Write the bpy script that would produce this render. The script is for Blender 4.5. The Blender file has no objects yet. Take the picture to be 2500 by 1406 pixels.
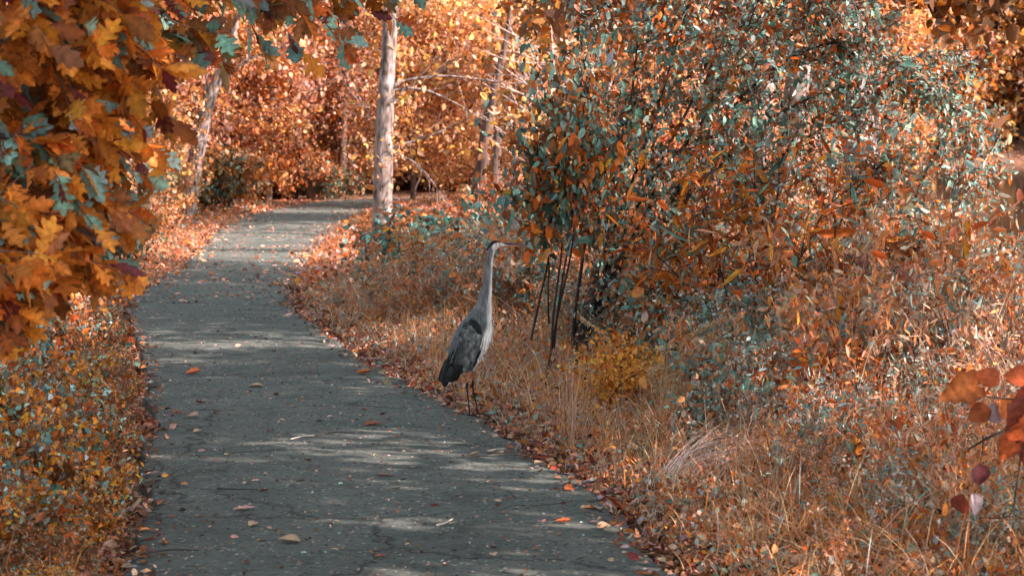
import bpy, math, random
import numpy as np
from mathutils import Vector

R = np.random.RandomState(11)
PI = math.pi
sc = bpy.context.scene
col = sc.collection

# ------------------------------------------------------------------ camera
F = 4348.0                      # focal length in photo pixels (2500 wide)
CZ = 2.04
HV = 280.0                      # horizon row in the photo
PITCH = math.atan((703 - HV) / F)
cam = bpy.data.cameras.new('camera'); camo = bpy.data.objects.new('camera', cam); col.objects.link(camo)
cam.sensor_width = 36; cam.lens = 36 * F / 2500; cam.clip_end = 2000; cam.clip_start = 0.1
camo.location = (0, 0, CZ); camo.rotation_euler = (PI / 2 - PITCH, 0, 0)
sc.camera = camo
cam.dof.use_dof = True; cam.dof.focus_distance = 12.0; cam.dof.aperture_fstop = 5.0

def P(u, v, Y):
    """world point that the photo shows at pixel (u, v), at distance Y"""
    cp, sp = math.cos(PITCH), math.sin(PITCH)
    dy = F * cp + (703 - v) * sp; dz = -F * sp + (703 - v) * cp; dx = u - 1250
    t = Y / dy
    return np.array([dx * t, Y, CZ + dz * t])

# ------------------------------------------------------------------ tagging
def tag(o, label=None, cat=None, group=None, kind=None):
    if label: o['label'] = label
    if cat: o['category'] = cat
    if group: o['group'] = group
    if kind: o['kind'] = kind
    return o
def empty(name, loc, label, cat, group=None, rz=0.0, s=1.0):
    o = bpy.data.objects.new(name, None); col.objects.link(o)
    o.empty_display_size = 0.1
    o.location = tuple(loc); o.rotation_euler = (0, 0, rz); o.scale = (s, s, s)
    return tag(o, label, cat, group)
def link(name, me, parent=None):
    o = bpy.data.objects.new(name, me); col.objects.link(o)
    if parent is not None: o.parent = parent
    return o
def copy_tree(root, loc, rz, s, label=None, group=None):
    r = root.copy(); col.objects.link(r)
    r.location = tuple(loc); r.rotation_euler = (0, 0, rz)
    r.scale = (s, s, s) if np.isscalar(s) else s
    if label: r['label'] = label
    if group: r['group'] = group
    for ch in list(root.children):
        c = ch.copy(); col.objects.link(c); c.parent = r
        for g in list(ch.children):
            d = g.copy(); col.objects.link(d); d.parent = c
    return r

# ------------------------------------------------------------------ mesh helpers
def np_mesh(name, V, faces, C=None, mats=(), smooth=False, matidx=None):
    """faces: list of (n,k) int arrays"""
    me = bpy.data.meshes.new(name)
    V = np.asarray(V, np.float32)
    faces = [np.asarray(f, np.int32) for f in faces if len(f)]
    me.vertices.add(len(V)); me.vertices.foreach_set('co', V.ravel())
    tot = sum(f.size for f in faces); nf = sum(len(f) for f in faces)
    me.loops.add(tot); me.polygons.add(nf)
    me.loops.foreach_set('vertex_index', np.concatenate([f.ravel() for f in faces]))
    starts = []; s = 0
    for f in faces:
        starts.append(s + np.arange(len(f)) * f.shape[1]); s += f.size
    me.polygons.foreach_set('loop_start', np.concatenate(starts).astype(np.int32))
    if smooth: me.polygons.foreach_set('use_smooth', np.ones(nf, bool))
    if matidx is not None: me.polygons.foreach_set('material_index', np.asarray(matidx, np.int32))
    me.update(calc_edges=True)
    if C is not None:
        a = me.color_attributes.new('Col', 'FLOAT_COLOR', 'POINT')
        cc = np.ones((len(V), 4), np.float32); cc[:, :3] = np.clip(C, 0, 1)
        a.data.foreach_set('color', cc.ravel())
    for m in mats: me.materials.append(m)
    me.validate()
    return me

def unit(a):
    a = np.asarray(a, float)
    return a / np.maximum(np.linalg.norm(a, axis=-1, keepdims=True), 1e-9)

# leaf templates: (x across, y along, z lift) and faces
def T_oval(w1=.42, w2=.36, y1=.28, y2=.68, fold=.16):
    V = np.array([[0, 0, 0], [-w1, y1, fold], [-w2, y2, fold * .8], [0, 1, -.06], [w2, y2, fold * .8], [w1, y1, fold]], float)
    return V, [np.array([[0, 3, 2, 1], [0, 5, 4, 3]])]
T_OVAL = T_oval()
T_ROUND = T_oval(.5, .48, .25, .75, .12)
T_LONG = T_oval(.5, .42, .3, .66, .3)
def strip_template(hw, ys, fold=.12, droop=.15):
    """leaf outlined by half widths hw at stations ys"""
    V = []; F_ = []
    n = len(ys)
    for y, w in zip(ys, hw):
        z = -droop * y * y
        V += [[-w, y, z + fold * w], [0, y, z], [w, y, z + fold * w]]
    for i in range(n - 1):
        a = 3 * i; b = a + 3
        F_ += [[a, a + 1, b + 1, b], [a + 1, a + 2, b + 2, b + 1]]
    return np.array(V, float), [np.array(F_)]
def lobed(rows, droop=.15, fold=.25):
    """oak like: rows of (y at the midrib, y at the margin, half width)"""
    V = []; F_ = []
    for ym, ye, w in rows:
        V += [[-w, ye, -droop * ye * ye + fold * w], [0, ym, -droop * ym * ym], [w, ye, -droop * ye * ye + fold * w]]
    for i in range(len(rows) - 1):
        a = 3 * i; b = a + 3
        F_ += [[a, a + 1, b + 1, b], [a + 1, a + 2, b + 2, b + 1]]
    return np.array(V, float), [np.array(F_)]
T_OAK = lobed([(0, 0, .012), (.12, .12, .03), (.18, .24, .16), (.24, .36, .20), (.31, .33, .10), (.36, .37, .09),
               (.42, .50, .30), (.48, .62, .36), (.55, .60, .20), (.60, .60, .11), (.66, .74, .26), (.74, .86, .27),
               (.80, .83, .13), (.86, .86, .08), (.93, .95, .07), (1, 1, .01)])
T_OAK2 = lobed([(0, 0, .012), (.10, .10, .02), (.16, .17, .12), (.22, .30, .17), (.30, .30, .13), (.36, .40, .24),
                (.46, .52, .29), (.54, .53, .17), (.60, .66, .24), (.70, .77, .25), (.78, .78, .14), (.86, .88, .13), (1, 1, .02)], .35, -.25)
T_MAPLE = lobed([(0, 0, .01), (.06, -.03, .16), (.14, .10, .40), (.22, .18, .50), (.30, .30, .34), (.38, .44, .47), (.46, .58, .54),
                 (.54, .56, .30), (.64, .64, .20), (.74, .80, .24), (.85, .86, .12), (1, 1, .01)], .2, .2)

T_BROAD = lobed([(0, 0, .02), (.04, -.12, .14), (.10, -.08, .36), (.17, .05, .44), (.23, .16, .40), (.30, .28, .47), (.37, .42, .53), (.43, .47, .42), (.50, .53, .38), (.57, .62, .30), (.64, .74, .34), (.71, .76, .23), (.80, .84, .19), (.9, .92, .10), (1, 1, .01)], .45, .6)

T_SMO = lobed([(0, 0, .015), (.08, .05, .14), (.2, .17, .33), (.34, .33, .44), (.5, .5, .46), (.65, .66, .39), (.8, .81, .26), (.92, .93, .11), (1, 1, .01)], .3, .45)

def leaves(Pp, D, N, L, W, C, tpl):
    """arrays for leaf blades: base Pp, axis D, normal N, length L, width W, colour C"""
    T, FF = tpl
    n = len(Pp); k = len(T)
    D = unit(D); X = unit(np.cross(D, N)); Z = np.cross(X, D)
    L = np.broadcast_to(L, (n,)); W = np.broadcast_to(W, (n,))
    V = (Pp[:, None, :] + X[:, None, :] * (T[None, :, 0, None] * W[:, None, None])
         + D[:, None, :] * (T[None, :, 1, None] * L[:, None, None])
         + Z[:, None, :] * (T[None, :, 2, None] * W[:, None, None]))
    fs = [(f[None] + (np.arange(n) * k)[:, None, None]).reshape(-1, f.shape[1]) for f in FF]
    Cv = np.repeat(C, k, 0).astype(float)
    if k > 10:                       # browned, blotchy margins on the large leaves
        edge = (np.abs(T[:, 0]) > .12).astype(float)
        br = R.rand(n)[:, None] ** 2
        f_ = 1 - edge[None] * br * .55 + .16 * R.randn(n, k)
        f_ = f_ * (1 + .25 * (np.abs(T[None, :, 0]) < .02))
        Cv = Cv * np.clip(f_, .3, 1.4).reshape(-1, 1)
    return V.reshape(-1, 3), fs, Cv

class Bag:
    """collects geometry for one mesh"""
    def __init__(s): s.V = []; s.F = []; s.C = []; s.n = 0
    def add(s, V, fs, C):
        if len(V) == 0: return
        s.V.append(V); s.C.append(C)
        s.F += [f + s.n for f in fs]; s.n += len(V)
    def leaf(s, *a): s.add(*leaves(*a))
    def mesh(s, name, mat, smooth=False):
        by = {}
        for f in s.F: by.setdefault(f.shape[1], []).append(f)
        return np_mesh(name, np.concatenate(s.V), [np.concatenate(x) for x in by.values()], np.concatenate(s.C), [mat], smooth)

def tube(bag, pts, rad, colr, sides=6, rng=R, rough=0.0):
    pts = np.asarray(pts, float); n = len(pts)
    rad = np.broadcast_to(np.asarray(rad, float), (n,))
    t = unit(np.gradient(pts, axis=0))
    ref = np.array([0, 0, 1.0]) if abs(t[0][2]) < .9 else np.array([1.0, 0, 0])
    x = unit(np.cross(t, ref)); y = np.cross(t, x)
    a = np.linspace(0, 2 * PI, sides, endpoint=False)
    r = rad[:, None] * (1 + (rough * (rng.rand(n, sides) - .5) if rough else 0))
    V = pts[:, None] + (x[:, None] * np.cos(a)[None, :, None] + y[:, None] * np.sin(a)[None, :, None]) * r[..., None]
    V = V.reshape(-1, 3)
    i = np.arange(n - 1)[:, None] * sides; j = np.arange(sides)[None]; j2 = (j + 1) % sides
    f = np.stack([i + j, i + j2, i + sides + j2, i + sides + j], -1).reshape(-1, 4)
    bag.add(V, [f], np.tile(np.asarray(colr, float), (len(V), 1)))

def spline(pts, n):
    """Catmull-Rom through pts"""
    p = np.asarray(pts, float); p = np.vstack([2 * p[0] - p[1], p, 2 * p[-1] - p[-2]])
    m = len(p) - 3; out = []
    for tt in np.linspace(0, m - 1e-6, n):
        i = int(tt); t = tt - i
        a, b, c, d = p[i:i + 4]
        out.append(.5 * (2 * b + (c - a) * t + (2 * a - 5 * b + 4 * c - d) * t * t + (3 * b - a - 3 * c + d) * t ** 3))
    return np.array(out)

def blades(bag, Pp, D, H, W, bend, C, seg=4, rng=R):
    """grass blades: base, horizontal lean direction D, height H, bend"""
    n = len(Pp); s = np.linspace(0, 1, seg + 1)
    H = np.broadcast_to(H, (n,)); W = np.broadcast_to(W, (n,)); bend = np.broadcast_to(bend, (n,))
    Dh = unit(D * np.array([1, 1, 0])); X = np.cross(Dh, [0, 0, 1.0])
    tw = rng.rand(n) * PI; X = X * np.cos(tw)[:, None] + Dh * np.sin(tw)[:, None]
    up = (s[None] - .5 * bend[:, None] * s[None] ** 2.2)
    out = bend[:, None] * s[None] ** 1.7
    c = Pp[:, None] + Dh[:, None] * (out * H[:, None])[..., None] + np.array([0, 0, 1.0]) * (up * H[:, None])[..., None]
    w = (W[:, None] * (1 - s[None] ** 1.5 * .9) * .5)[..., None] * X[:, None]
    V = np.stack([c - w, c + w], 2).reshape(-1, 3)
    k = 2 * (seg + 1); i = np.arange(seg)
    f = np.stack([2 * i, 2 * i + 1, 2 * i + 3, 2 * i + 2], -1)
    f = (f[None] + (np.arange(n) * k)[:, None, None]).reshape(-1, 4)
    bag.add(V, [f], np.repeat(C, k, 0))

# ------------------------------------------------------------------ colours (albedo, linear)
OR = (.56, .135, .022); YO = (.70, .27, .03); RO = (.42, .07, .025); BR = (.25, .095, .035); DK = (.07, .035, .02)
TL = (.15, .31, .26); DT = (.05, .12, .10); SM = (.66, .30, .17); TN = (.42, .30, .20); PK = (.55, .32, .27)
GP = (.38, .30, .32); GB_ = (.30, .11, .03); PT = (.32, .50, .45); OL = (.20, .16, .07); WH = (.62, .66, .64); MR = (.14, .03, .03)
def pal(n, mix, rng=R, jit=.22):
    cs = np.array([m[0] for m in mix]); w = np.array([m[1] for m in mix], float); w /= w.sum()
    c = cs[rng.choice(len(cs), n, p=w)]
    return np.clip(c * (1 + jit * rng.randn(n, 1)).clip(.35, 1.8) * (1 + .07 * rng.randn(n, 3)), .004, .9)

# ------------------------------------------------------------------ materials
def new_mat(name):
    m = bpy.data.materials.new(name); m.use_nodes = True
    nt = m.node_tree; nt.nodes.clear()
    return m, nt, nt.nodes, nt.links
def leaf_mat(name, trans=.38, rough=.45, spec=.35, vary=.0):
    m, nt, N, L = new_mat(name)
    out = N.new('ShaderNodeOutputMaterial'); at = N.new('ShaderNodeAttribute'); at.attribute_name = 'Col'
    geo = N.new('ShaderNodeNewGeometry'); no = N.new('ShaderNodeTexNoise'); no.inputs['Scale'].default_value = 60
    no.inputs['Detail'].default_value = 3
    tc = N.new('ShaderNodeTexCoord'); L.new(tc.outputs['Object'], no.inputs['Vector'])
    mr = N.new('ShaderNodeMapRange'); mr.inputs[1].default_value = .3; mr.inputs[2].default_value = .7
    mr.inputs[3].default_value = .72; mr.inputs[4].default_value = 1.2
    L.new(no.outputs['Fac'], mr.inputs[0])
    mul = N.new('ShaderNodeVectorMath'); mul.operation = 'SCALE'
    L.new(at.outputs['Color'], mul.inputs[0]); L.new(mr.outputs[0], mul.inputs['Scale'])
    src = mul.outputs[0]
    if vary > 0:
        oi = N.new('ShaderNodeObjectInfo'); hs = N.new('ShaderNodeHueSaturation')
        m1 = N.new('ShaderNodeMapRange'); m1.inputs[3].default_value = .5 - .008 * vary; m1.inputs[4].default_value = .5 + .025 * vary
        m2 = N.new('ShaderNodeMath'); m2.operation = 'MULTIPLY'; m2.inputs[1].default_value = 7.31
        m3 = N.new('ShaderNodeMath'); m3.operation = 'FRACT'
        m4 = N.new('ShaderNodeMapRange'); m4.inputs[3].default_value = 1 - .3 * vary; m4.inputs[4].default_value = 1 + .25 * vary
        L.new(oi.outputs['Random'], m1.inputs[0]); L.new(m1.outputs[0], hs.inputs['Hue'])
        L.new(oi.outputs['Random'], m2.inputs[0]); L.new(m2.outputs[0], m3.inputs[0]); L.new(m3.outputs[0], m4.inputs[0])
        L.new(m4.outputs[0], hs.inputs['Value']); L.new(src, hs.inputs['Color']); src = hs.outputs[0]
    p = N.new('ShaderNodeBsdfPrincipled'); p.inputs['Roughness'].default_value = rough
    p.inputs['Specular IOR Level'].default_value = spec
    t = N.new('ShaderNodeBsdfTranslucent'); mx = N.new('ShaderNodeMixShader'); mx.inputs[0].default_value = trans
    L.new(src, p.inputs['Base Color']); L.new(src, t.inputs['Color'])
    L.new(p.outputs[0], mx.inputs[1]); L.new(t.outputs[0], mx.inputs[2]); L.new(mx.outputs[0], out.inputs[0])
    return m
def bark_mat(name, c1, c2, scale=14, stretch=.18, bump=.6):
    m, nt, N, L = new_mat(name)
    out = N.new('ShaderNodeOutputMaterial'); p = N.new('ShaderNodeBsdfPrincipled'); p.inputs['Roughness'].default_value = .85
    tc = N.new('ShaderNodeTexCoord'); mp = N.new('ShaderNodeMapping'); mp.inputs['Scale'].default_value = (1, 1, stretch)
    L.new(tc.outputs['Object'], mp.inputs[0])
    a = N.new('ShaderNodeTexNoise'); a.inputs['Scale'].default_value = scale; a.inputs['Detail'].default_value = 7
    b = N.new('ShaderNodeTexNoise'); b.inputs['Scale'].default_value = 2.3; b.inputs['Detail'].default_value = 4
    L.new(mp.outputs[0], a.inputs['Vector']); L.new(tc.outputs['Object'], b.inputs['Vector'])
    r = N.new('ShaderNodeValToRGB'); r.color_ramp.elements[0].position = .36; r.color_ramp.elements[1].position = .62
    r.color_ramp.elements[0].color = (*c1, 1); r.color_ramp.elements[1].color = (*c2, 1)
    L.new(a.outputs['Fac'], r.inputs[0])
    mx = N.new('ShaderNodeMix'); mx.data_type = 'RGBA'; mx.blend_type = 'MULTIPLY'
    r2 = N.new('ShaderNodeValToRGB'); r2.color_ramp.elements[0].position = .4; r2.color_ramp.elements[1].position = .6
    r2.color_ramp.elements[0].color = (.55, .5, .45, 1); r2.color_ramp.elements[1].color = (1, 1, 1, 1)
    L.new(b.outputs['Fac'], r2.inputs[0]); mx.inputs[0].default_value = .8
    L.new(r.outputs[0], mx.inputs[6]); L.new(r2.outputs[0], mx.inputs[7]); L.new(mx.outputs[2], p.inputs['Base Color'])
    bp = N.new('ShaderNodeBump'); bp.inputs['Strength'].default_value = bump; bp.inputs['Distance'].default_value = .03
    L.new(a.outputs['Fac'], bp.inputs['Height']); L.new(bp.outputs[0], p.inputs['Normal']); L.new(p.outputs[0], out.inputs[0])
    return m
def attr_mat(name, rough=.8, noise=30, lo=.75, hi=1.2, stretch=(1, 1, 1), spec=.3):
    m, nt, N, L = new_mat(name)
    out = N.new('ShaderNodeOutputMaterial'); p = N.new('ShaderNodeBsdfPrincipled'); p.inputs['Roughness'].default_value = rough
    p.inputs['Specular IOR Level'].default_value = spec
    at = N.new('ShaderNodeAttribute'); at.attribute_name = 'Col'
    tc = N.new('ShaderNodeTexCoord'); mp = N.new('ShaderNodeMapping'); mp.inputs['Scale'].default_value = stretch
    no = N.new('ShaderNodeTexNoise'); no.inputs['Scale'].default_value = noise; no.inputs['Detail'].default_value = 5
    L.new(tc.outputs['Object'], mp.inputs[0]); L.new(mp.outputs[0], no.inputs['Vector'])
    mr = N.new('ShaderNodeMapRange'); mr.inputs[1].default_value = .35; mr.inputs[2].default_value = .65
    mr.inputs[3].default_value = lo; mr.inputs[4].default_value = hi
    L.new(no.outputs['Fac'], mr.inputs[0])
    mul = N.new('ShaderNodeVectorMath'); mul.operation = 'SCALE'
    L.new(at.outputs['Color'], mul.inputs[0]); L.new(mr.outputs[0], mul.inputs['Scale']); L.new(mul.outputs[0], p.inputs['Base Color'])
    L.new(p.outputs[0], out.inputs[0])
    return m
M_LEAF = leaf_mat('leaf', .32, .5, .28)
M_OAK = leaf_mat('oak_leaf', .42, .5, .3)
M_FOREST = leaf_mat('woodland_leaf', .36, .45, .4, 1.0)
M_DRY = leaf_mat('dry_leaf', .15, .7, .2)
M_GRASS = leaf_mat('dry_grass', .3, .6, .25)
M_STEM = attr_mat('stem', .8, 40)
M_BARK = bark_mat('grey_bark', (.07, .05, .042), (.36, .32, .305), 11, .3, 1.0)
M_BARKD = bark_mat('dark_bark', (.018, .014, .013), (.07, .055, .05))
M_BARKB = bark_mat('brown_bark', (.05, .03, .022), (.17, .11, .085))
M_PALE = bark_mat('pale_bark', (.35, .28, .25), (.66, .56, .50), 20)

# ------------------------------------------------------------------ path and terrain profile
PV = [(2600, 370, 2500, 3.2), (1900, 340, 2350, 4.6), (1406, 322, 1668, 7.1), (1250, 345, 1500, 8.6), (1200, 352, 1448, 9.1), (1120, 350, 1325, 10.2), (1020, 372, 1170, 12), (960, 362, 1052, 13.6),
      (880, 352, 892, 16.4), (800, 325, 782, 20.2), (740, 318, 706, 24.4), (690, 378, 716, 29), (640, 446, 742, 35), (600, 490, 772, 41),
      (560, 534, 815, 48), (520, 625, 885, 57), (497, 735, 985, 66)]
PL = np.array([P(a, v, Y) for v, a, b, Y in PV]); PR = np.array([P(b, v, Y) for v, a, b, Y in PV])
PYs = PL[:, 1]; PZs = (PL[:, 2])
far = [(72, 0.0, -1.25), (82, 9., -1.3), (110, 22, -1.3)]
def zprof(y): return np.interp(y, np.r_[-20, PYs, 75, 400], np.r_[.45, PZs, PZs[-1], PZs[-1]])
def xl(y): return np.interp(y, PYs, PL[:, 0])
def xr(y): return np.interp(y, PYs, PR[:, 0])
def sstep(a, b, x):
    t = np.clip((x - a) / (b - a), 0, 1); return t * t * (3 - 2 * t)
WATER = -2.25
def hn(x, y):
    return (np.sin(x * 1.3 + .7) * np.sin(y * .9) * .5 + np.sin(x * 3.1 - y * 2.2) * .25 + np.sin(x * .35 + y * .27 + 1) * .6)
def terrain(x, y):
    x = np.asarray(x, float); y = np.asarray(y, float)
    zp = zprof(y); r = xr(y); l = xl(y)
    inpath = (x > l - .02) & (x < r + .02) & (y < 67)
    dist = np.where(x > r, x - r, np.where(x < l, l - x, 0)) * (y < 67) + (y >= 67) * 3
    z = zp + hn(x, y) * .05 * sstep(.1, 2, dist)
    start = np.maximum(r + 2.0, np.interp(y, [0, 50, 70, 120], [-1, 2, 9, 13]))
    z = z - .15 * np.maximum(x - start, 0) * sstep(0, 3, x - start)
    z = np.maximum(z, -3.2)
    z = z + .10 * np.maximum(l - x - 1.5, 0) * (y < 67)                              # bank on the left
    hill = sstep(88, 125, y) * 12 * (1 - sstep(12, 24, x)) + sstep(150, 200, y) * 14 * sstep(8, 30, x)
    z = z + hill
    return np.where(inpath, zp - .07, z - .07 * (1 - sstep(0, .35, dist)))
def G(x, y): return float(terrain(x, y))
def ux(u, Y): return (u - 1250) / F * Y * 1.0
def at(u, Y):
    x = float(P(u, 800, Y)[0]); return np.array([x, Y, G(x, Y)])

# ground sheet
def grid_axis(segs):
    out = []
    for a, b, s in segs: out += list(np.arange(a, b, s))
    return np.array(out)
gx = grid_axis([(-260, -40, 12), (-40, -12, 1), (-12, 8, .125), (8, 30, 1), (30, 300, 10)])
gy = grid_axis([(-30, 2, 1), (2, 30, .25), (30, 100, .8), (100, 220, 4), (220, 1000, 40)])
XX, YY = np.meshgrid(gx, gy); ZZ = terrain(XX, YY)
V = np.stack([XX, YY, ZZ], -1).reshape(-1, 3)
nx, ny = len(gx), len(gy)
i = np.arange(ny - 1)[:, None] * nx + np.arange(nx - 1)[None]
f = np.stack([i, i + 1, i + nx + 1, i + nx], -1).reshape(-1, 4)
m, nt, N, L = new_mat('soil_and_litter')
out = N.new('ShaderNodeOutputMaterial'); p = N.new('ShaderNodeBsdfPrincipled'); p.inputs['Roughness'].default_value = .9
tc = N.new('ShaderNodeTexCoord')
vo = N.new('ShaderNodeTexVoronoi'); vo.inputs['Scale'].default_value = 16
vo2 = N.new('ShaderNodeTexNoise'); vo2.inputs['Scale'].default_value = 1.2; vo2.inputs['Detail'].default_value = 6
L.new(tc.outputs['Object'], vo.inputs['Vector']); L.new(tc.outputs['Object'], vo2.inputs['Vector'])
sp = N.new('ShaderNodeSeparateColor'); L.new(vo.outputs['Color'], sp.inputs[0])
cr = N.new('ShaderNodeValToRGB'); e = cr.color_ramp.elements
e[0].position = 0; e[0].color = (.05, .03, .022, 1); e[1].position = 1; e[1].color = (.45, .27, .19, 1)
for pos, c in ((.25, (.12, .06, .035)), (.45, (.28, .12, .05)), (.65, (.38, .15, .05)), (.85, (.24, .18, .13))):
    q = e.new(pos); q.color = (*c, 1)
L.new(sp.outputs[0], cr.inputs[0])
mx = N.new('ShaderNodeMix'); mx.data_type = 'RGBA'; mx.blend_type = 'MULTIPLY'; mx.inputs[0].default_value = .7
cr2 = N.new('ShaderNodeValToRGB'); cr2.color_ramp.elements[0].position = .35; cr2.color_ramp.elements[1].position = .65
cr2.color_ramp.elements[0].color = (.5, .45, .42, 1)
L.new(vo2.outputs['Fac'], cr2.inputs[0]); L.new(cr.outputs[0], mx.inputs[6]); L.new(cr2.outputs[0], mx.inputs[7])
L.new(mx.outputs[2], p.inputs['Base Color'])
bp = N.new('ShaderNodeBump'); bp.inputs['Strength'].default_value = .7; bp.inputs['Distance'].default_value = .03
L.new(sp.outputs[1], bp.inputs['Height']); L.new(bp.outputs[0], p.inputs['Normal']); L.new(p.outputs[0], out.inputs[0])
M_SOIL = m
tag(link('ground', np_mesh('ground', V, [f], None, [M_SOIL], True)), 'uneven ground of soil and dead leaves beside the path', 'ground', kind='structure')

# path sheet
ys = np.concatenate([np.arange(2.5, 30, .12), np.arange(30, 72, .35)])
pl = spline(PL, 400); pr = spline(PR, 400)
o1 = np.argsort(pl[:, 1]); o2 = np.argsort(pr[:, 1])
fxl = lambda y: np.interp(y, pl[o1, 1], pl[o1, 0]); fxr = lambda y: np.interp(y, pr[o2, 1], pr[o2, 0])
wig = lambda y, s: .02 * np.sin(y * 5 + s) + .025 * np.sin(y * 2.1 + 2 * s) + .012 * np.sin(y * 13 + s)
ts = np.r_[0, .004, np.linspace(.015, .985, 15), .996, 1]
rows = []
bend_c = spline([[.5 * (fxl(60) + fxr(60)), 60, 0], [.5 * (fxl(66) + fxr(66)), 66, 0], [0.5, 71, 0], [6, 76, 0], [14, 80, 0]], 60)
for y in ys[ys < 66]:
    a = fxl(y) - .0 + wig(y, 1); b = fxr(y) + wig(y, 4)
    for t in ts:
        z = float(zprof(y)) + .012 * math.sin(PI * t)
        if t in (0, 1): z -= .09
        elif t in (.004, .996): z -= .008
        rows.append((a + (b - a) * t, y, z))
nrow = int((ys < 66).sum())
prev = None
sel = bend_c[bend_c[:, 1] > 66.3]
for k in range(len(sel)):
    t_ = unit(sel[min(k + 1, len(sel) - 1)] - sel[max(k - 1, 0)]); nrm = np.array([t_[1], -t_[0], 0])
    w = 1.95
    for t in ts:
        q = sel[k] + nrm * w * (t * 2 - 1) * (1.0)
        rows.append((q[0], q[1], float(zprof(q[1])) + .02 - (.09 if t in (0, 1) else 0)))
    nrow += 1
nt_ = len(ts); i = np.arange(nrow - 1)[:, None] * nt_ + np.arange(nt_ - 1)[None]
f = np.stack([i, i + 1, i + nt_ + 1, i + nt_], -1).reshape(-1, 4)
m, nt, N, L = new_mat('worn_asphalt')
out = N.new('ShaderNodeOutputMaterial'); p = N.new('ShaderNodeBsdfPrincipled'); p.inputs['Roughness'].default_value = .88
p.inputs['Specular IOR Level'].default_value = .25
tc = N.new('ShaderNodeTexCoord')
def noise(s, d=6, r=.6):
    n_ = N.new('ShaderNodeTexNoise'); n_.inputs['Scale'].default_value = s; n_.inputs['Detail'].default_value = d
    n_.inputs['Roughness'].default_value = r; L.new(tc.outputs['Object'], n_.inputs['Vector']); return n_
def ramp(src, stops):
    r_ = N.new('ShaderNodeValToRGB'); e_ = r_.color_ramp.elements
    e_[0].position = stops[0][0]; e_[0].color = (*stops[0][1], 1); e_[1].position = stops[-1][0]; e_[1].color = (*stops[-1][1], 1)
    for ps, c_ in stops[1:-1]: e_.new(ps).color = (*c_, 1)
    L.new(src, r_.inputs[0]); return r_
def mix(a_, b_, fac, mode='MIX'):
    x_ = N.new('ShaderNodeMix'); x_.data_type = 'RGBA'; x_.blend_type = mode
    if isinstance(fac, float): x_.inputs[0].default_value = fac
    else: L.new(fac, x_.inputs[0])
    if isinstance(a_, tuple): x_.inputs[6].default_value = (*a_, 1)
    else: L.new(a_, x_.inputs[6])
    if isinstance(b_, tuple): x_.inputs[7].default_value = (*b_, 1)
    else: L.new(b_, x_.inputs[7])
    return x_.outputs[2]
n1 = noise(2.2); n2 = noise(26, 8, .75); n3 = noise(120, 4, .8)
base = ramp(n1.outputs['Fac'], [(.3, (.105, .134, .122)), (.45, (.134, .166, .151)), (.58, (.145, .176, .160)), (.72, (.190, .216, .198))]).outputs[0]
g1 = ramp(n2.outputs['Fac'], [(.34, (.30, .30, .31)), (.45, (.88, .88, .88)), (.66, (1.25, 1.25, 1.22))]).outputs[0]
c = mix(base, g1, .9, 'MULTIPLY')
vo = N.new('ShaderNodeTexVoronoi'); vo.inputs['Scale'].default_value = 38; L.new(tc.outputs['Object'], vo.inputs['Vector'])
sp = N.new('ShaderNodeSeparateColor'); L.new(vo.outputs['Color'], sp.inputs[0])
hi = ramp(sp.outputs[0], [(.90, (0, 0, 0)), (.93, (1, 1, 1))]); lo = ramp(sp.outputs[1], [(.86, (0, 0, 0)), (.9, (1, 1, 1))])
small = ramp(vo.outputs['Distance'], [(.30, (1, 1, 1)), (.42, (0, 0, 0))])
c = mix(c, (.42, .41, .38), mix((0, 0, 0), small.outputs[0], hi.outputs[0]))
c = mix(c, (.035, .032, .032), mix((0, 0, 0), small.outputs[0], lo.outputs[0]))
nd = noise(1.1, 8, .7)
st = ramp(nd.outputs['Fac'], [(.36, (.62, .63, .62)), (.50, (1, 1, 1))]); c = mix(c, st.outputs[0], .6, 'MULTIPLY')
vc = N.new('ShaderNodeTexVoronoi'); vc.feature = 'DISTANCE_TO_EDGE'; vc.inputs['Scale'].default_value = .55
wv = N.new('ShaderNodeVectorMath'); wv.operation = 'MULTIPLY_ADD'; wv.inputs[1].default_value = (.35, .35, .35)
nw = noise(4.0, 5, .6); L.new(nw.outputs['Color'], wv.inputs[0]); L.new(tc.outputs['Object'], wv.inputs[2]); L.new(wv.outputs[0], vc.inputs['Vector'])
ck = ramp(vc.outputs['Distance'], [(.004, (.3, .3, .3)), (.010, (1, 1, 1))]); c = mix(c, ck.outputs[0], .8, 'MULTIPLY')
L.new(c, p.inputs['Base Color'])
bp = N.new('ShaderNodeBump'); bp.inputs['Strength'].default_value = 1.0; bp.inputs['Distance'].default_value = .02
ad = N.new('ShaderNodeMath'); ad.operation = 'ADD'; L.new(n2.outputs['Fac'], ad.inputs[0]); L.new(n3.outputs['Fac'], ad.inputs[1])
L.new(ad.outputs[0], bp.inputs['Height']); L.new(bp.outputs[0], p.inputs['Normal']); L.new(p.outputs[0], out.inputs[0])
tag(link('path', np_mesh('path', np.array(rows), [f], None, [m], True)), 'worn grey paved path with sun flecks curving away to the right', 'path', kind='structure')

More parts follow.
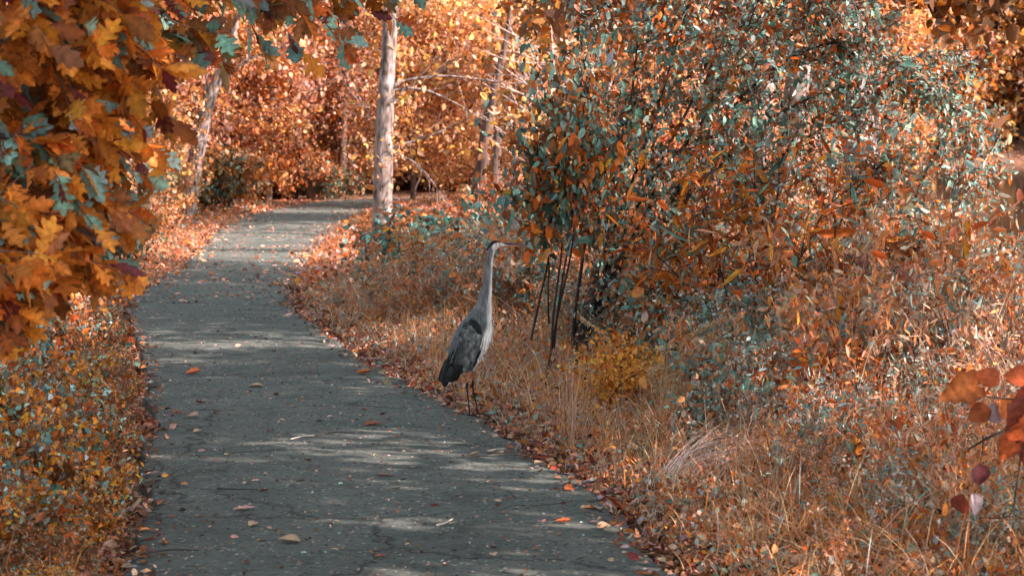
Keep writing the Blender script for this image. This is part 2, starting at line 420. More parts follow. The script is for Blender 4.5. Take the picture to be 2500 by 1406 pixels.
# pond
m, nt, N, L = new_mat('pond_water')
out = N.new('ShaderNodeOutputMaterial'); p = N.new('ShaderNodeBsdfPrincipled'); p.inputs['Base Color'].default_value = (.045, .035, .025, 1)
p.inputs['Roughness'].default_value = .06; p.inputs['IOR'].default_value = 1.33
tc = N.new('ShaderNodeTexCoord'); n1 = N.new('ShaderNodeTexNoise'); n1.inputs['Scale'].default_value = .9; n1.inputs['Detail'].default_value = 3
L.new(tc.outputs['Object'], n1.inputs['Vector'])
bp = N.new('ShaderNodeBump'); bp.inputs['Strength'].default_value = .12; bp.inputs['Distance'].default_value = .05
L.new(n1.outputs['Fac'], bp.inputs['Height']); L.new(bp.outputs[0], p.inputs['Normal']); L.new(p.outputs[0], out.inputs[0])
gxw = np.array([3, 60, 140, 300.]); gyw = np.array([-30, 60, 170.])
Vw = np.array([(x, y, WATER) for y in gyw for x in gxw])
fw = np.array([[j * 4 + k, j * 4 + k + 1, j * 4 + k + 5, j * 4 + k + 4] for j in range(2) for k in range(3)])
tag(link('pond', np_mesh('pond', Vw, [fw], None, [m])), 'still pond reflecting orange woods at the right', 'water', kind='structure')

# ------------------------------------------------------------------ growth
def rdir(rng, n, up=0.0):
    d = rng.randn(n, 3); d[:, 2] += up; return unit(d)
def wander(rng, p0, d0, length, n, wob, bend):
    """polyline that starts along d0 and is pulled by bend"""
    pts = [np.array(p0, float)]; d = unit(d0)
    for k in range(n):
        d = unit(d + wob * rng.randn(3) + np.asarray(bend) / n)
        pts.append(pts[-1] + d * length / n)
    return np.array(pts)
def along(pts, t):
    n = len(pts) - 1; x = np.clip(t * n, 0, n - 1e-6); i = int(x)
    return pts[i] + (pts[i + 1] - pts[i]) * (x - i), unit(pts[i + 1] - pts[i])
def foliage(bag, rng, cen, spread, n, L, W, mix_, tpl=T_OVAL, droop=.6, squash=.7, jit=.22, nup=.8):
    """n leaves scattered round each of the centres"""
    cen = np.asarray(cen); N_ = len(cen) * n
    pp = np.repeat(cen, n, 0) + rng.randn(N_, 3) * spread * np.array([1, 1, squash])
    D = rng.randn(N_, 3) * .8 + np.array([0, 0, -droop]); Nn = rng.randn(N_, 3) * .7 + np.array([0, 0, nup])
    s = np.exp(rng.randn(N_) * .34)
    # each clump keeps a colour drift of its own
    c = pal(N_, mix_, rng, jit) * np.repeat(np.clip(1 + .25 * rng.randn(len(cen), 1), .55, 1.5), n, 0)
    bag.leaf(pp, D, Nn, L * s, W * s, np.clip(c, 0, .85), tpl)

def make_tree(seed, H, crown_lo, spread, n_limbs, leafn, leafL, mix_, bark=M_BARKB, r0=.16, tpl=T_OVAL, mleaf=M_FOREST, sp=.33):
    rng = np.random.RandomState(seed)
    tb = Bag(); lb = Bag()
    trunk = wander(rng, (0, 0, -.3), (rng.randn() * .08, rng.randn() * .08, 1), H * .92, 9, .06, (0, 0, .2))
    tube(tb, trunk, np.linspace(r0, r0 * .15, 10) * np.r_[1.5, 1.1, np.ones(8)], (1, 1, 1), 9, rng, .12)
    cen = []
    for k in range(n_limbs):
        t = crown_lo / H + (1 - crown_lo / H) * ((k + .5) / n_limbs) ** .9
        p0, d = along(trunk, t * .98)
        a = k * 2.4 + rng.rand() * .8
        ln = spread * (1 - .55 * t) * (.7 + .5 * rng.rand())
        limb = wander(rng, p0, (math.cos(a), math.sin(a), .35 + .3 * rng.rand()), ln, 6, .13, (0, 0, -.25))
        tube(tb, limb, np.linspace(r0 * .34 * (1 - .6 * t), .008, 7), (1, 1, 1), 5, rng)
        for j in range(7):
            tt = .25 + .75 * (j + rng.rand()) / 7
            q, dd = along(limb, min(tt, 1))
            tw = wander(rng, q, dd * .6 + rng.randn(3) * .7 + [0, 0, -.1], ln * .35 * (.5 + rng.rand()), 4, .18, (0, 0, -.4))
            tube(tb, tw, np.linspace(.014, .004, 5), (1, 1, 1), 3, rng)
            cen += [tw[2], tw[3], tw[4]]
        cen.append(limb[-1])
    foliage(lb, rng, cen, sp, leafn, leafL, leafL * .78, mix_, tpl)
    return tb.mesh('trunk', bark, True), lb.mesh('crown', mleaf)

O2 = (.64, .245, .085); Y2 = (.74, .36, .09); S2 = (.70, .365, .24)
MIX_OR = [(O2, 4), (Y2, 1.1), (S2, 2.6), (BR, 1.4), (OR, 1.0), (TN, .7)]
MIX_PK = [(S2, 4), (PK, 2), (O2, 2.0), (BR, 1.6), (TN, 1), (OR, .5)]
MIX_RB = [(BR, 3), (GB_, 2), (OR, 2), (O2, 1.4), (S2, .8), (DK, 1), (TN, .5)]
MIX_OL = [(OL, 2.5), (TL, 2), (BR, 2), (OR, 1), (DT, 1.2), (TN, .8)]
MIX_YE = [(Y2, 1.6), (O2, 3.6), (S2, 3.4), (BR, .8)]
def tree_proto(seed, name, label, cat, group, H, lo, spread, nl, ln, lL, mix_, loc, rz=0, s=1, **k):
    a, b = make_tree(seed, H, lo, spread, nl, ln, lL, mix_, **k)
    o = empty(name, loc, label, cat, group, rz, s)
    link('trunk', a, o); link('crown', b, o)
    return o
GW = 'trees of the wood behind the bend of the path'
protos = []
for k, (mx_, nm, lab) in enumerate([(MIX_OR, 'woodland_tree', 'orange-leaved tree in the thick wood behind the bend'),
                                    (MIX_PK, 'woodland_tree', 'salmon pink-leaved tree in the thick wood behind the bend'),
                                    (MIX_RB, 'woodland_tree', 'red-brown tree in the thick wood behind the bend'),
                                    (MIX_YE, 'woodland_tree', 'golden-orange tree in the thick wood behind the bend')]):
    protos.append((tree_proto(100 + k, nm, lab, 'tree', GW, 11 + k % 2, 1.6, 4.6, 20, 20, .17, mx_, (0, 0, 0), sp=.42), lab))
usedp = set()
def place(protos_, k, loc, rz, s):
    o, lab = protos_[k]
    if id(o) in usedp: return copy_tree(o, loc, rz, s, lab)
    usedp.add(id(o)); o.location = tuple(loc); o.rotation_euler = (0, 0, rz); o.scale = (s, s, s) if np.isscalar(s) else s
    return o
rs = np.random.RandomState(5)
spots = []
for Y0, x0, x1, st in ((70, -19, -6.5, 2.8), (76, -21, 0, 3.2), (84, -24, 16, 3.4), (92, -26, 18, 3.6), (102, -28, 20, 4.2)):
    for x in np.arange(x0, x1, st): spots.append((x + rs.randn() * .8, Y0 + rs.randn() * 1.6))
for x, y in spots:
    u = 1250 + x / y * F
    w = [3, 3, 2, 1.5] if u < 950 else [4.5, 2.2, .8, 3]
    k = rs.choice(4, p=np.array(w) / sum(w))
    place(protos, k, (x, y, G(x, y) - .1), rs.rand() * 6.28, .8 + .45 * rs.rand())
# left flank trees 30-65 m and some sunlit ones beside the bend
for u, Y, k in ((-150, 44, 2), (60, 50, 0), (200, 58, 2), (340, 63, 1), (-40, 62, 3), (560, 66, 0), (130, 40, 2), (300, 49, 0), (640, 71, 1), (1010, 62, 0), (1180, 64, 3), (1380, 60, 0), (1500, 66, 3), (1650, 61, 1), (1290, 72, 3), (1100, 76, 1), (900, 80, 2), (1800, 70, 0), (1420, 52, 3)):
    q = at(u, Y); place(protos, k, q - [0, 0, .1], rs.rand() * 6.28, .62 + .25 * rs.rand())
# far bank
GF = 'trees on the far bank of the pond'
fp = []
for k, mx_ in enumerate((MIX_RB, MIX_OR)):
    lab = ['dark red-brown tree on the far bank of the pond', 'dull orange tree on the far bank of the pond'][k]
    fp.append((tree_proto(140 + k, 'bank_tree', lab, 'tree', GF, 17, 1.0, 6.5, 22, 11, .42, mx_, (0, 0, 0), r0=.22, sp=.75), lab))
for x in np.arange(14, 80, 4.6):
    for Y in (162, 172): place(fp, rs.choice(2, p=[.62, .38]), (x + rs.randn(), Y + rs.randn() * 2, G(x, Y) - .2), rs.rand() * 6.28, .85 + .3 * rs.rand())

# ------------------------------------------------------------------ understorey shrubs
def make_shrub(seed, H, spread, nst, twn, leafn, leafL, mix_, lean=(0, 0, 0), stemcol=(.05, .04, .035), r0=.014, tpl=T_OVAL,
               wr=.62, sp=.07, droopb=-.5, t0=.3, mleaf=M_LEAF, droop=.5, twl=.3, rowed=False):
    rng = np.random.RandomState(seed)
    sb = Bag(); lb = Bag(); cen = []
    for k in range(nst):
        a = k * 2.4 + rng.rand()
        out_ = spread * (.3 + .7 * rng.rand())
        d = np.array([math.cos(a) * out_ / H, math.sin(a) * out_ / H, 1.0]) + np.asarray(lean) * .5
        ln = H * (.75 + .4 * rng.rand())
        st = wander(rng, (rng.randn() * .05, rng.randn() * .05, -.04), d, ln, 8, .09, np.array([math.cos(a) * .5, math.sin(a) * .5, droopb]) + np.asarray(lean))
        tube(sb, st, np.linspace(r0 * (.7 + .6 * rng.rand()), .002, 9), stemcol, 5, rng)
        for j in range(twn):
            t = t0 + (1 - t0) * (j + rng.rand()) / twn
            q, dd = along(st, t)
            tw = wander(rng, q, dd * .7 + rng.randn(3) * .8, H * twl * (.4 + .8 * rng.rand()), 4, .15, (0, 0, -.3))
            tube(sb, tw, np.linspace(.004, .0012, 5), stemcol, 3, rng)
            if rowed:
                for tt in np.linspace(.12, 1, rowed): cen.append(along(tw, tt)[0])
            else: cen += [tw[1], tw[2], tw[3], tw[4]]
        cen += [st[-1], st[-2]]
    foliage(lb, rng, cen, sp, leafn, leafL, leafL * wr, mix_, tpl, droop=droop)
    return sb.mesh('stem', M_STEM, True), lb.mesh('foliage', mleaf)
def shrub_proto(name, label, group, *a, cat='shrub', **k):
    s, l = make_shrub(*a, **k)
    o = empty(name, (0, 0, 0), label, cat, group)
    link('stems', s, o); link('foliage', l, o)
    return (o, label)
GU = 'bushes of the understorey along the wood'
us = [shrub_proto('woodland_bush', 'bushy orange shrub in the understorey of the sunlit wood', GU, 200, 2.2, 1.4, 12, 8, 9, .13, MIX_OR, sp=.16, mleaf=M_FOREST),
      shrub_proto('woodland_bush', 'dusty pink shrub in the understorey of the sunlit wood', GU, 201, 2.4, 1.5, 12, 8, 9, .12, MIX_PK, sp=.17, mleaf=M_FOREST),
      shrub_proto('woodland_bush', 'olive green shrub in the understorey of the sunlit wood', GU, 202, 2.0, 1.3, 12, 8, 9, .12, MIX_OL, sp=.15, mleaf=M_FOREST),
      shrub_proto('woodland_bush', 'dark russet shrub in the understorey of the sunlit wood', GU, 203, 2.2, 1.4, 12, 8, 9, .13, MIX_RB, sp=.16, mleaf=M_FOREST)]
for Y0 in (56, 64, 69, 74):
    for u in np.arange(-50, 800 if Y0 < 68 else 1900, 62 if Y0 < 68 else 70):
        Y = Y0 + rs.randn() * 1.2; uu = u + rs.randn() * 18
        q = at(uu, Y)
        if Y < 68 and q[0] > xl(Y) - .9: continue
        if 67 < Y < 78 and q[0] > -6 and Y < 76 and q[0] < 8: 
            if not (Y > 75): continue
        if 560 < uu < 650: k = rs.choice([2, 2, 3])
        else: k = rs.choice(4, p=[.4, .3, .1, .2])
        place(us, k, q, rs.rand() * 6.28, .75 + .5 * rs.rand())
for Y0 in (78, 80):
    for u in np.arange(560, 1900, 62):
        q = at(u + rs.randn() * 15, Y0 + rs.randn()); place(us, rs.choice(4, p=[.42, .34, .04, .2]), q, rs.rand() * 6.28, .8 + .5 * rs.rand())
# left border between 17 and 55 m
for Y in (17, 19.5, 22, 25, 28, 32, 36, 40, 45, 50):
    for d in (.75, 1.5, 2.5, 3.7, 5.2):
        x = xl(Y) - d - rs.rand() * .5 - Y * .012; yy = Y + rs.randn() * .8
        q = np.array([x, yy, G(x, yy)])
        s = (.30 + .20 * d) * (.8 + .4 * rs.rand()) * (1 + .006 * Y)
        if 1250 + x / yy * F < -120: continue
        place(us, rs.choice(4, p=[.28, .1, .37, .25]), q, rs.rand() * 6.28, min(s, 1.15))
# right side between 26 and 56 m, round the trunks and behind the big shrub
for Y in (28, 32, 36, 41, 46, 51, 56):
    for d in np.arange(1.2, 13, 1.15):
        x = xr(Y) + d + rs.randn() * .3; yy = Y + rs.randn() * 1.2
        u = 1250 + x / yy * F
        if u > 2600 or (u > 1700 and Y > 44) or u > 2150: continue
        if 950 < u < 1290 and Y < 37: continue
        q = np.array([x, yy, G(x, yy)])
        s = (.16 + .05 * min(d, 6)) * (.8 + .4 * rs.rand()) * (1.0 if u < 1220 else 1.9)
        if 1080 < u < 1265 and Y < 44: s *= .55
        place(us, rs.choice(4, p=[.36, .34, .12, .18]), q, rs.rand() * 6.28, min(s, 1.15))
# pond-side fill far right
for u, Y, s in ((1900, 30, .8), (2050, 27, .62), (2250, 26, .4), (1750, 33, 1.0), (2150, 33, .7), (1650, 26, 1.1), (1800, 24, .9)):
    place(us, rs.choice(4, p=[.3, .25, .2, .25]), at(u, Y), rs.rand() * 6.28, s)

# ------------------------------------------------------------------ named trees
def placed_tree(name, label, base, trunk_pts, radii, bark, limbs=(), crown=None, nseg=26, cat='tree', rough=.1, limbname='branch', limbmat=None):
    o = empty(name, base, label, cat)
    tb = Bag(); tp = spline(np.array(trunk_pts) - base, nseg)
    rr = np.interp(np.linspace(0, 1, nseg), np.linspace(0, 1, len(radii)), radii)
    tube(tb, tp, rr, (1, 1, 1), 14, R, rough)
    link('trunk', tb.mesh('trunk', bark, True), o)
    for pts, ra in limbs:
        b = Bag(); q = spline(np.array(pts) - base, 12)
        tube(b, q, np.linspace(ra, .006, 12), (1, 1, 1), 6, R, .1)
        for j in range(6):
            a, d = along(q, .3 + .12 * j + .05 * R.rand())
            tube(b, wander(R, a, d + .6 * R.randn(3), .5 + .5 * R.rand(), 4, .15, (0, 0, .1)), np.linspace(.009, .003, 5), (1, 1, 1), 4, R)
        link(limbname, b.mesh(limbname, limbmat or bark, True), o)
    if crown is not None: link('crown', crown, o)
    return o
def crown_at(seed, base, cens, spread, n, L, mix_, tpl=T_OVAL, mat=M_FOREST):
    b = Bag(); foliage(b, np.random.RandomState(seed), np.array(cens) - base, spread, n, L, L * .75, mix_, tpl)
    return b.mesh('crown', mat)
# main grey trunk beside the path
B = P(930, 640, 38); B[2] = G(B[0], 38) - .05
def PX(Y, *uv): return [P(u, v, Y) for u, v in uv]
limbs = [(PX(38, (958, 218), (978, 200), (1020, 192), (1080, 185), (1180, 195), (1250, 205), (1330, 198)), .045),
         (PX(38.3, (958, 222), (1010, 216), (1060, 228), (1130, 262), (1180, 292), (1230, 300)), .035),
         (PX(37.8, (955, 250), (972, 243), (990, 215), (1050, 190), (1110, 150), (1150, 90)), .02),
         (PX(38, (952, 368), (985, 353), (1080, 320), (1160, 282), (1210, 255)), .035),
         (PX(38, (955, 368), (990, 385), (1020, 402), (1060, 450), (1090, 500)), .022),
         (PX(38, (935, 305), (910, 300), (895, 262), (870, 240)), .015)]
rc = np.random.RandomState(41)
cens = [P(u, v, 38 + rc.randn() * .8) for u, v in zip(rc.uniform(880, 1150, 60), rc.uniform(-250, 30, 60))]
cens += [P(u, v, 37.6 + rc.randn() * .5) for u, v in zip(rc.uniform(960, 1340, 24), rc.uniform(150, 380, 24))] + [P(u, v, 38.2 + rc.randn() * .5) for u, v in zip(rc.uniform(860, 1000, 14), rc.uniform(130, 480, 14))]
placed_tree('grey_trunk_tree', 'tall straight grey-barked tree standing beside the path with bare side branches', B,
            [B - [0, 0, .2], P(932, 600, 38), P(936, 400, 38), P(941, 250, 38), P(950, 100, 38), P(957, -60, 38), P(965, -330, 38), P(980, -700, 38)],
            [.36, .225, .205, .18, .16, .14, .10, .04], M_BARK, limbs, crown_at(42, B, cens, .22, 11, .12, MIX_YE))
# leaning trunk at the left of the path
B = at(452, 52); B[2] = G(B[0], 52) - .05
placed_tree('leaning_tree', 'leaning pale grey tree with a forked top at the left of the path', B,
            [B, P(462, 480, 52), P(472, 420, 52), P(490, 330, 52), P(512, 240, 52), P(545, 165, 52), P(575, 60, 52), P(600, -60, 52)],
            [.30, .25, .235, .21, .18, .14, .09, .03], M_BARK,
            [(PX(52, (505, 262), (500, 225), (505, 195), (490, 100)), .09), (PX(52, (520, 225), (600, 150), (680, 120), (760, 60)), .05)],
            crown_at(43, B, [P(u, v, 52 + rc.randn() * 2) for u, v in zip(rc.uniform(330, 760, 100), rc.uniform(-250, 110, 100))], .42, 14, .16, MIX_OR))
# two slimmer trunks right of it
B = at(1152, 44); B[2] = G(B[0], 44) - .05
placed_tree('bent_tree', 'slim grey tree bending to the right behind the heron', B,
            [B, P(1160, 520, 44), P(1170, 450, 44), P(1182, 370, 44), P(1192, 290, 44), P(1205, 225, 44), P(1235, 100, 44), P(1260, -80, 44)],
            [.23, .185, .175, .16, .15, .12, .07, .03], M_BARKB,
            [(PX(44, (1188, 300), (1230, 260), (1280, 180), (1330, 90)), .035), (PX(44, (1196, 260), (1170, 200), (1150, 120)), .03)],
            crown_at(44, B, [P(u, v, 45 + rc.randn() * 1.5) for u, v in zip(rc.uniform(1080, 1480, 100), rc.uniform(-250, 170, 100))], .3, 14, .14, MIX_YE))
B = at(1199, 43); B[2] = G(B[0], 43) - .05
placed_tree('broken_trunk_tree', 'thin dark brown broken trunk close right of the bent grey tree', B,
            [B, P(1203, 470, 43), P(1210, 400, 43), P(1214, 350, 43), P(1216, 310, 43)],
            [.14, .12, .115, .11, .10], M_BARKB, [(PX(43, (1213, 345), (1240, 330), (1290, 300)), .03)])
# dark trunk upper left of the grey one
B = at(838, 72); B[2] = G(B[0], 72) - .1
placed_tree('dark_trunk_tree', 'thin dark trunk deep in the wood left of the grey-barked tree', B,
            [B, P(838, 300, 72), P(842, 200, 72), P(845, 80, 72), P(848, -100, 72)], [.2, .17, .16, .15, .1], M_BARKB)
B = at(655, 68); B[2] = G(B[0], 68) - .1
placed_tree('dark_trunk_tree', 'thin dark trunk deep in the wood above the left border of the path', B,
            [B, P(660, 330, 68), P(662, 220, 68), P(655, 80, 68), P(650, -100, 68)], [.2, .17, .16, .15, .1], M_BARKB)
# pale dead branches
B = at(1330, 40)
o = empty('dead_tree', B, 'pale leafless dead tree with fanned twigs behind the big shrub', 'tree')
tb = Bag()
stem = spline(np.array([B, P(1345, 420, 40), P(1350, 300, 40), P(1352, 180, 40), P(1345, 60, 40)]) - B, 16)
tube(tb, stem, np.linspace(.05, .012, 16), (1, 1, 1), 7, R, .1)
link('trunk', tb.mesh('trunk', M_PALE, True), o)
tb = Bag()
for k in range(34):
    v0 = 430 - k * 9.5
    a = P(1349, v0, 40) - B
    e_ = P(1349 + R.choice([-1, -1, 1]) * (70 + 130 * R.rand()), v0 - 10 - 120 * R.rand(), 40 + R.randn() * .8) - B
    mid = (a + e_) / 2 + np.array([0, 0, .10 * R.randn()])
    q = spline([a, mid, e_], 7); tube(tb, q, np.linspace(.017, .005, 7), (1, 1, 1), 4, R)
    for j in range(3):
        s_, d = along(q, .3 + .2 * j); tube(tb, wander(R, s_, d + .5 * R.randn(3), .35, 3, .1, (0, 0, .1)), np.linspace(.008, .004, 4), (1, 1, 1), 3, R)
link('branches', tb.mesh('branches', M_PALE, True), o)

# ------------------------------------------------------------------ big dark-stemmed shrub at the right (base near u 1400, v 880)
def limb_shrub(name, label, Y, base_uv, stems, r0, twigs, leafn, L, wr, mix_, bark, sp=.06, seed=1, twl=.45, tpl=T_OVAL, cat='shrub', dspread=.5, droop=.6, t0=.25, stemcol=(.045, .035, .035), mleaf=None, bend=(0, 0, -.3)):
    rng = np.random.RandomState(seed)
    B = P(base_uv[0], base_uv[1], Y); B[2] = G(B[0], Y) - .03
    o = empty(name, B, label, cat)
    cen = []; lb = Bag(); tb = Bag()
    for k, (pts, rr) in enumerate(stems):
        dy = rng.randn() * dspread
        W_ = [P(u, v, Y + dy * (j / max(1, len(pts) - 1))) for j, (u, v) in enumerate(pts)]
        if k == 0 or pts[0] == base_uv: W_[0] = B.copy() + [rng.randn() * .02, rng.randn() * .02, 0]
        q = spline(np.array(W_) - B, 16)
        b = Bag(); tube(b, q, np.linspace(rr, max(.004, rr * .15), 16), (1, 1, 1), 7, rng, .15)
        link('stem', b.mesh('stem', bark, True), o)
        ln = np.linalg.norm(q[-1] - q[0])
        for j in range(int(twigs * ln)):
            t = t0 + (1 - t0) * rng.rand()
            a, d = along(q, t)
            tw = wander(rng, a, d * .8 + rng.randn(3) * [.7, .9, .6], twl * (.4 + rng.rand()), 5, .12, bend)
            tube(tb, tw, np.linspace(.0055, .0015, 6), stemcol, 3, rng)
            for tt in np.linspace(.1, 1, 7): cen.append(along(tw, tt)[0])
    foliage(lb, rng, cen, sp, leafn, L, L * wr, mix_, tpl, droop=droop, squash=1)
    link('twigs', tb.mesh('twigs', M_STEM), o); link('foliage', lb.mesh('foliage', mleaf or M_LEAF), o)
    return o
MIX_TS = [(TL, 4.2), (DT, .5), (PT, 3.2), (BR, 1.4), (OR, 2.4), (DK, .4), (OL, 1.3), (TN, 1), (SM, .9)]
MIX_TS2 = [(TL, 4), (PT, 3.6), (DT, .4), (BR, 1.8), (OR, 2.4), (TN, 1.6), (OL, .8), (SM, 1)]
bs = (1405, 882)
limb_shrub('arching_shrub', 'large dark-stemmed shrub with arching branches of grey-green leaves right of the heron', 15.8, bs,
    [([bs, (1430, 800), (1450, 720), (1520, 640), (1610, 570), (1700, 450), (1790, 330)], .075),
     ([bs, (1405, 810), (1440, 740), (1480, 600), (1500, 400), (1540, 250), (1560, 60)], .040),
     ([bs, (1420, 800), (1470, 700), (1560, 560), (1620, 420), (1700, 320), (1790, 160), (1850, 0)], .042),
     ([bs, (1440, 760), (1550, 700), (1680, 600), (1800, 470), (1950, 350), (2100, 260)], .036),
     ([bs, (1450, 770), (1600, 700), (1760, 620), (1900, 560), (2080, 500), (2250, 520)], .024),
     ([bs, (1400, 800), (1420, 650), (1440, 480), (1450, 300), (1420, 120), (1400, -60)], .020),
     ([bs, (1430, 750), (1600, 560), (1800, 350), (2000, 230), (2200, 200), (2330, 260)], .024),
     ([bs, (1440, 740), (1640, 480), (1790, 260), (1950, 130), (2100, 110), (2230, 180)], .022),
     ([bs, (1440, 740), (1600, 420), (1720, 200), (1840, 60), (1980, -20), (2150, 40)], .022),
     ([bs, (1430, 740), (1560, 400), (1640, 150), (1700, -50), (1760, -200)], .022)],
    .03, 17, 4, .060, .52, MIX_TS, M_BARKD, sp=.042, seed=61, twl=.62, t0=.42)
bs = (2230, 880)
limb_shrub('arching_shrub', 'silvery green shrub leaning over the pond at the far right', 18.5, bs,
    [([bs, (2150, 700), (2100, 500), (2060, 330), (2050, 150), (2070, 0)], .022),
     ([bs, (2200, 700), (2230, 500), (2290, 360), (2330, 310), (2385, 330)], .022),
     ([bs, (2250, 700), (2300, 560), (2380, 440), (2360, 420), (2390, 470)], .02),
     ([bs, (2180, 650), (2170, 420), (2180, 250), (2240, 150), (2330, 130)], .02),
     ([bs, (2120, 680), (2000, 480), (1920, 300), (1880, 120), (1900, -40)], .02),
     ([bs, (2280, 720), (2350, 620), (2400, 610), (2450, 620)], .016)],
    .02, 14, 4, .058, .50, MIX_TS2, M_BARKD, sp=.045, seed=62, twl=.6)
bs = (1980, 960)
limb_shrub('leafy_shrub', 'mid-height green and orange shrub in front of the arching branches', 14.2, bs,
    [([bs, (1950, 800), (1900, 650), (1850, 500), (1840, 380)], .014),
     ([bs, (2000, 800), (2030, 620), (2080, 480), (2150, 400)], .014),
     ([bs, (2050, 850), (2150, 720), (2230, 600), (2320, 560)], .013),
     ([bs, (1930, 850), (1800, 720), (1700, 620), (1620, 580)], .013),
     ([bs, (1900, 850), (1750, 780), (1620, 720), (1560, 700)], .012),
     ([bs, (2100, 860), (2250, 780), (2360, 720), (2440, 720)], .012)],
    .014, 20, 4, .056, .55, [(TL, 2.4), (PT, 1.2), (BR, 2.4), (OR, 2.6), (TN, 1.2), (YO, .6), (OL, 1)], M_BARKD, sp=.075, seed=63, twl=.5)
bs = (1800, 900)
limb_shrub('willow_shrub', 'shrub with long narrow orange leaves in the middle of the thicket', 13.2, bs,
    [([bs, (1780, 750), (1740, 600), (1720, 470), (1730, 350)], .012), ([bs, (1830, 740), (1870, 600), (1900, 470), (1900, 380)], .012),
     ([bs, (1880, 750), (1960, 620), (2010, 520), (2060, 470)], .012), ([bs, (1750, 780), (1660, 680), (1600, 620), (1560, 600)], .01),
     ([bs, (1850, 700), (1820, 560), (1800, 420)], .01), ([bs, (1950, 780), (2050, 680), (2120, 600), (2180, 600)], .01)],
    .012, 7, 2, .125, .17, [(OR, 5), (YO, 3.2), (TL, 1.0), (SM, 1), (BR, .6)], M_BARKD, sp=.06, seed=64, twl=.42, tpl=T_LONG, t0=.35, droop=.1)
# broad hanging orange-brown leaves on black stems, behind the heron's bill
bs = (1345, 858)
limb_shrub('thin_stemmed_sapling', 'sapling clump on thin black stems with hanging orange leaves beside the heron bill', 14.9, bs,
    [([bs, (1352, 760), (1372, 600), (1362, 470), (1350, 330), (1340, 200)], .011),
     ([(1296, 830), (1320, 720), (1340, 620), (1335, 500), (1300, 380)], .011),
     ([(1340, 790), (1338, 700), (1340, 640), (1320, 520), (1290, 450)], .009),
     ([bs, (1365, 750), (1390, 640), (1410, 500), (1420, 350), (1430, 200)], .011),
     ([(1352, 850), (1370, 700), (1400, 560), (1455, 440), (1500, 330)], .010)],
    .011, 17, 3, .068, .56, [(BR, 2), (OR, 3), (O2, 1), (TL, 4), (PT, 1), (DT, .8), (OL, 1), (YO, .8)], M_BARKD, sp=.08, seed=65, twl=.42, t0=.52, droop=1.3)
# teal bramble behind the heron head
def low_bush(name, label, u, Y, H, spread, seed, mix_, L, n=6, cat='shrub', nst=14, **k):
    s, l = make_shrub(seed, H, spread, nst, 7, n, L, mix_, **k)
    o = empty(name, at(u, Y), label, cat); link('stems', s, o); link('foliage', l, o); return o
MIX_TB = [(TL, 4), (PT, 1.5), (DT, 2), (OL, 1), (OR, 1), (BR, .8)]
MIX_TG = [((.15, .36, .28), 4), ((.30, .52, .44), 2.2), (DT, 1.6), ((.10, .26, .17), 2), (O2, .8), (BR, .6)]
low_bush('bramble_bush', 'bright grey-green bramble in the sun just left of the heron head', 1125, 24.5, 1.25, 1.0, 71, MIX_TG, .10, 8, sp=.11, nst=18)
low_bush('bramble_bush', 'dark green bramble at the foot of the grey-barked tree', 1030, 28.5, 1.25, 1.0, 72, [(TL, 3), (DT, 3), (BR, 1.5), (YO, .6), (OR, 1)], .10, 7, sp=.11, nst=16)
low_bush('bramble_bush', 'pale green bramble between heron and black stems', 1215, 23.5, 1.15, .8, 73, [(TL, 3), (PT, 2), (YO, 1.2), (O2, 1.6), (TN, 1)], .09, 7, sp=.10)
low_bush('yellow_shrub', 'small bright yellow-orange bush glowing in the sun beside tan grass plumes', 1492, 12.4, .56, .18, 74, [((.90, .38, .08), 5), (YO, 3), (OR, 1)], .032, 9, sp=.065, nst=9)

# ------------------------------------------------------------------ right hand weed field
# protos for weeds: upright stalks with small leaves; grass clumps; aster; seed heads
def make_weed(seed, H, nst, leafn, L, wr, mix_, stemcol, spread=.3, flower=None, fl_n=0, tpl=T_OVAL, twn=9):
    rng = np.random.RandomState(seed); sb = Bag(); lb = Bag(); fb = Bag()
    for k in range(nst):
        a = rng.rand() * 6.28; o_ = spread * rng.rand()
        st = wander(rng, (rng.randn() * .06, rng.randn() * .06, -.04), (math.cos(a) * o_, math.sin(a) * o_, 1), H * (.6 + .5 * rng.rand()), 7, .07, (math.cos(a) * .3, math.sin(a) * .3, -.2))
        tube(sb, st, np.linspace(.0042, .0012, 8), np.array(stemcol) * (.7 + .6 * rng.rand()), 4, rng)
        cen = []
        for j in range(twn):
            q, d = along(st, .2 + .8 * rng.rand())
            tw = wander(rng, q, d + rng.randn(3) * .6, .16 * (.5 + rng.rand()), 3, .15, (0, 0, .1))
            tube(sb, tw, np.linspace(.002, .0009, 4), np.array(stemcol) * (.8 + .5 * rng.rand()), 3, rng)
            cen += [q, tw[1], tw[2], tw[3]]
            if flower is not None and rng.rand() < .7: fb_c = np.array([tw[-1], tw[2]]); foliage(lb, rng, fb_c, .028, fl_n, .017, .015, flower, T_ROUND, droop=-.5, squash=.6)
        foliage(lb, rng, cen, .03, leafn, L, L * wr, mix_, tpl)
    return sb, lb, fb
weeds = []
GWd = 'tall weeds of the thicket right of the path'
def weed_proto(name, label, seed, *a, fl=False, **k):
    sb, lb, fb = make_weed(seed, *a, **k)
    o = empty(name, (0, 0, 0), label, 'plant', GWd)
    link('stems', sb.mesh('stems', M_STEM), o); link('foliage', lb.mesh('foliage', M_LEAF), o)
    if fb.n: link('flower_heads', fb.mesh('flower_heads', M_DRY), o)
    weeds.append((o, label))
ST1 = (.42, .22, .12); ST2 = (.30, .17, .11); ST3 = (.5, .36, .27)
T2 = (.56, .42, .30)
MIX_W1 = [(OR, 1.4), (O2, 3), (TN, 2), (T2, 1.5), (BR, 1.2), (SM, 1.0), (YO, 1.2), (TL, .8)]
MIX_W2 = [(T2, 2), (TN, 2), (SM, 1.6), (BR, 1.6), (O2, 2.4), (PT, .7)]
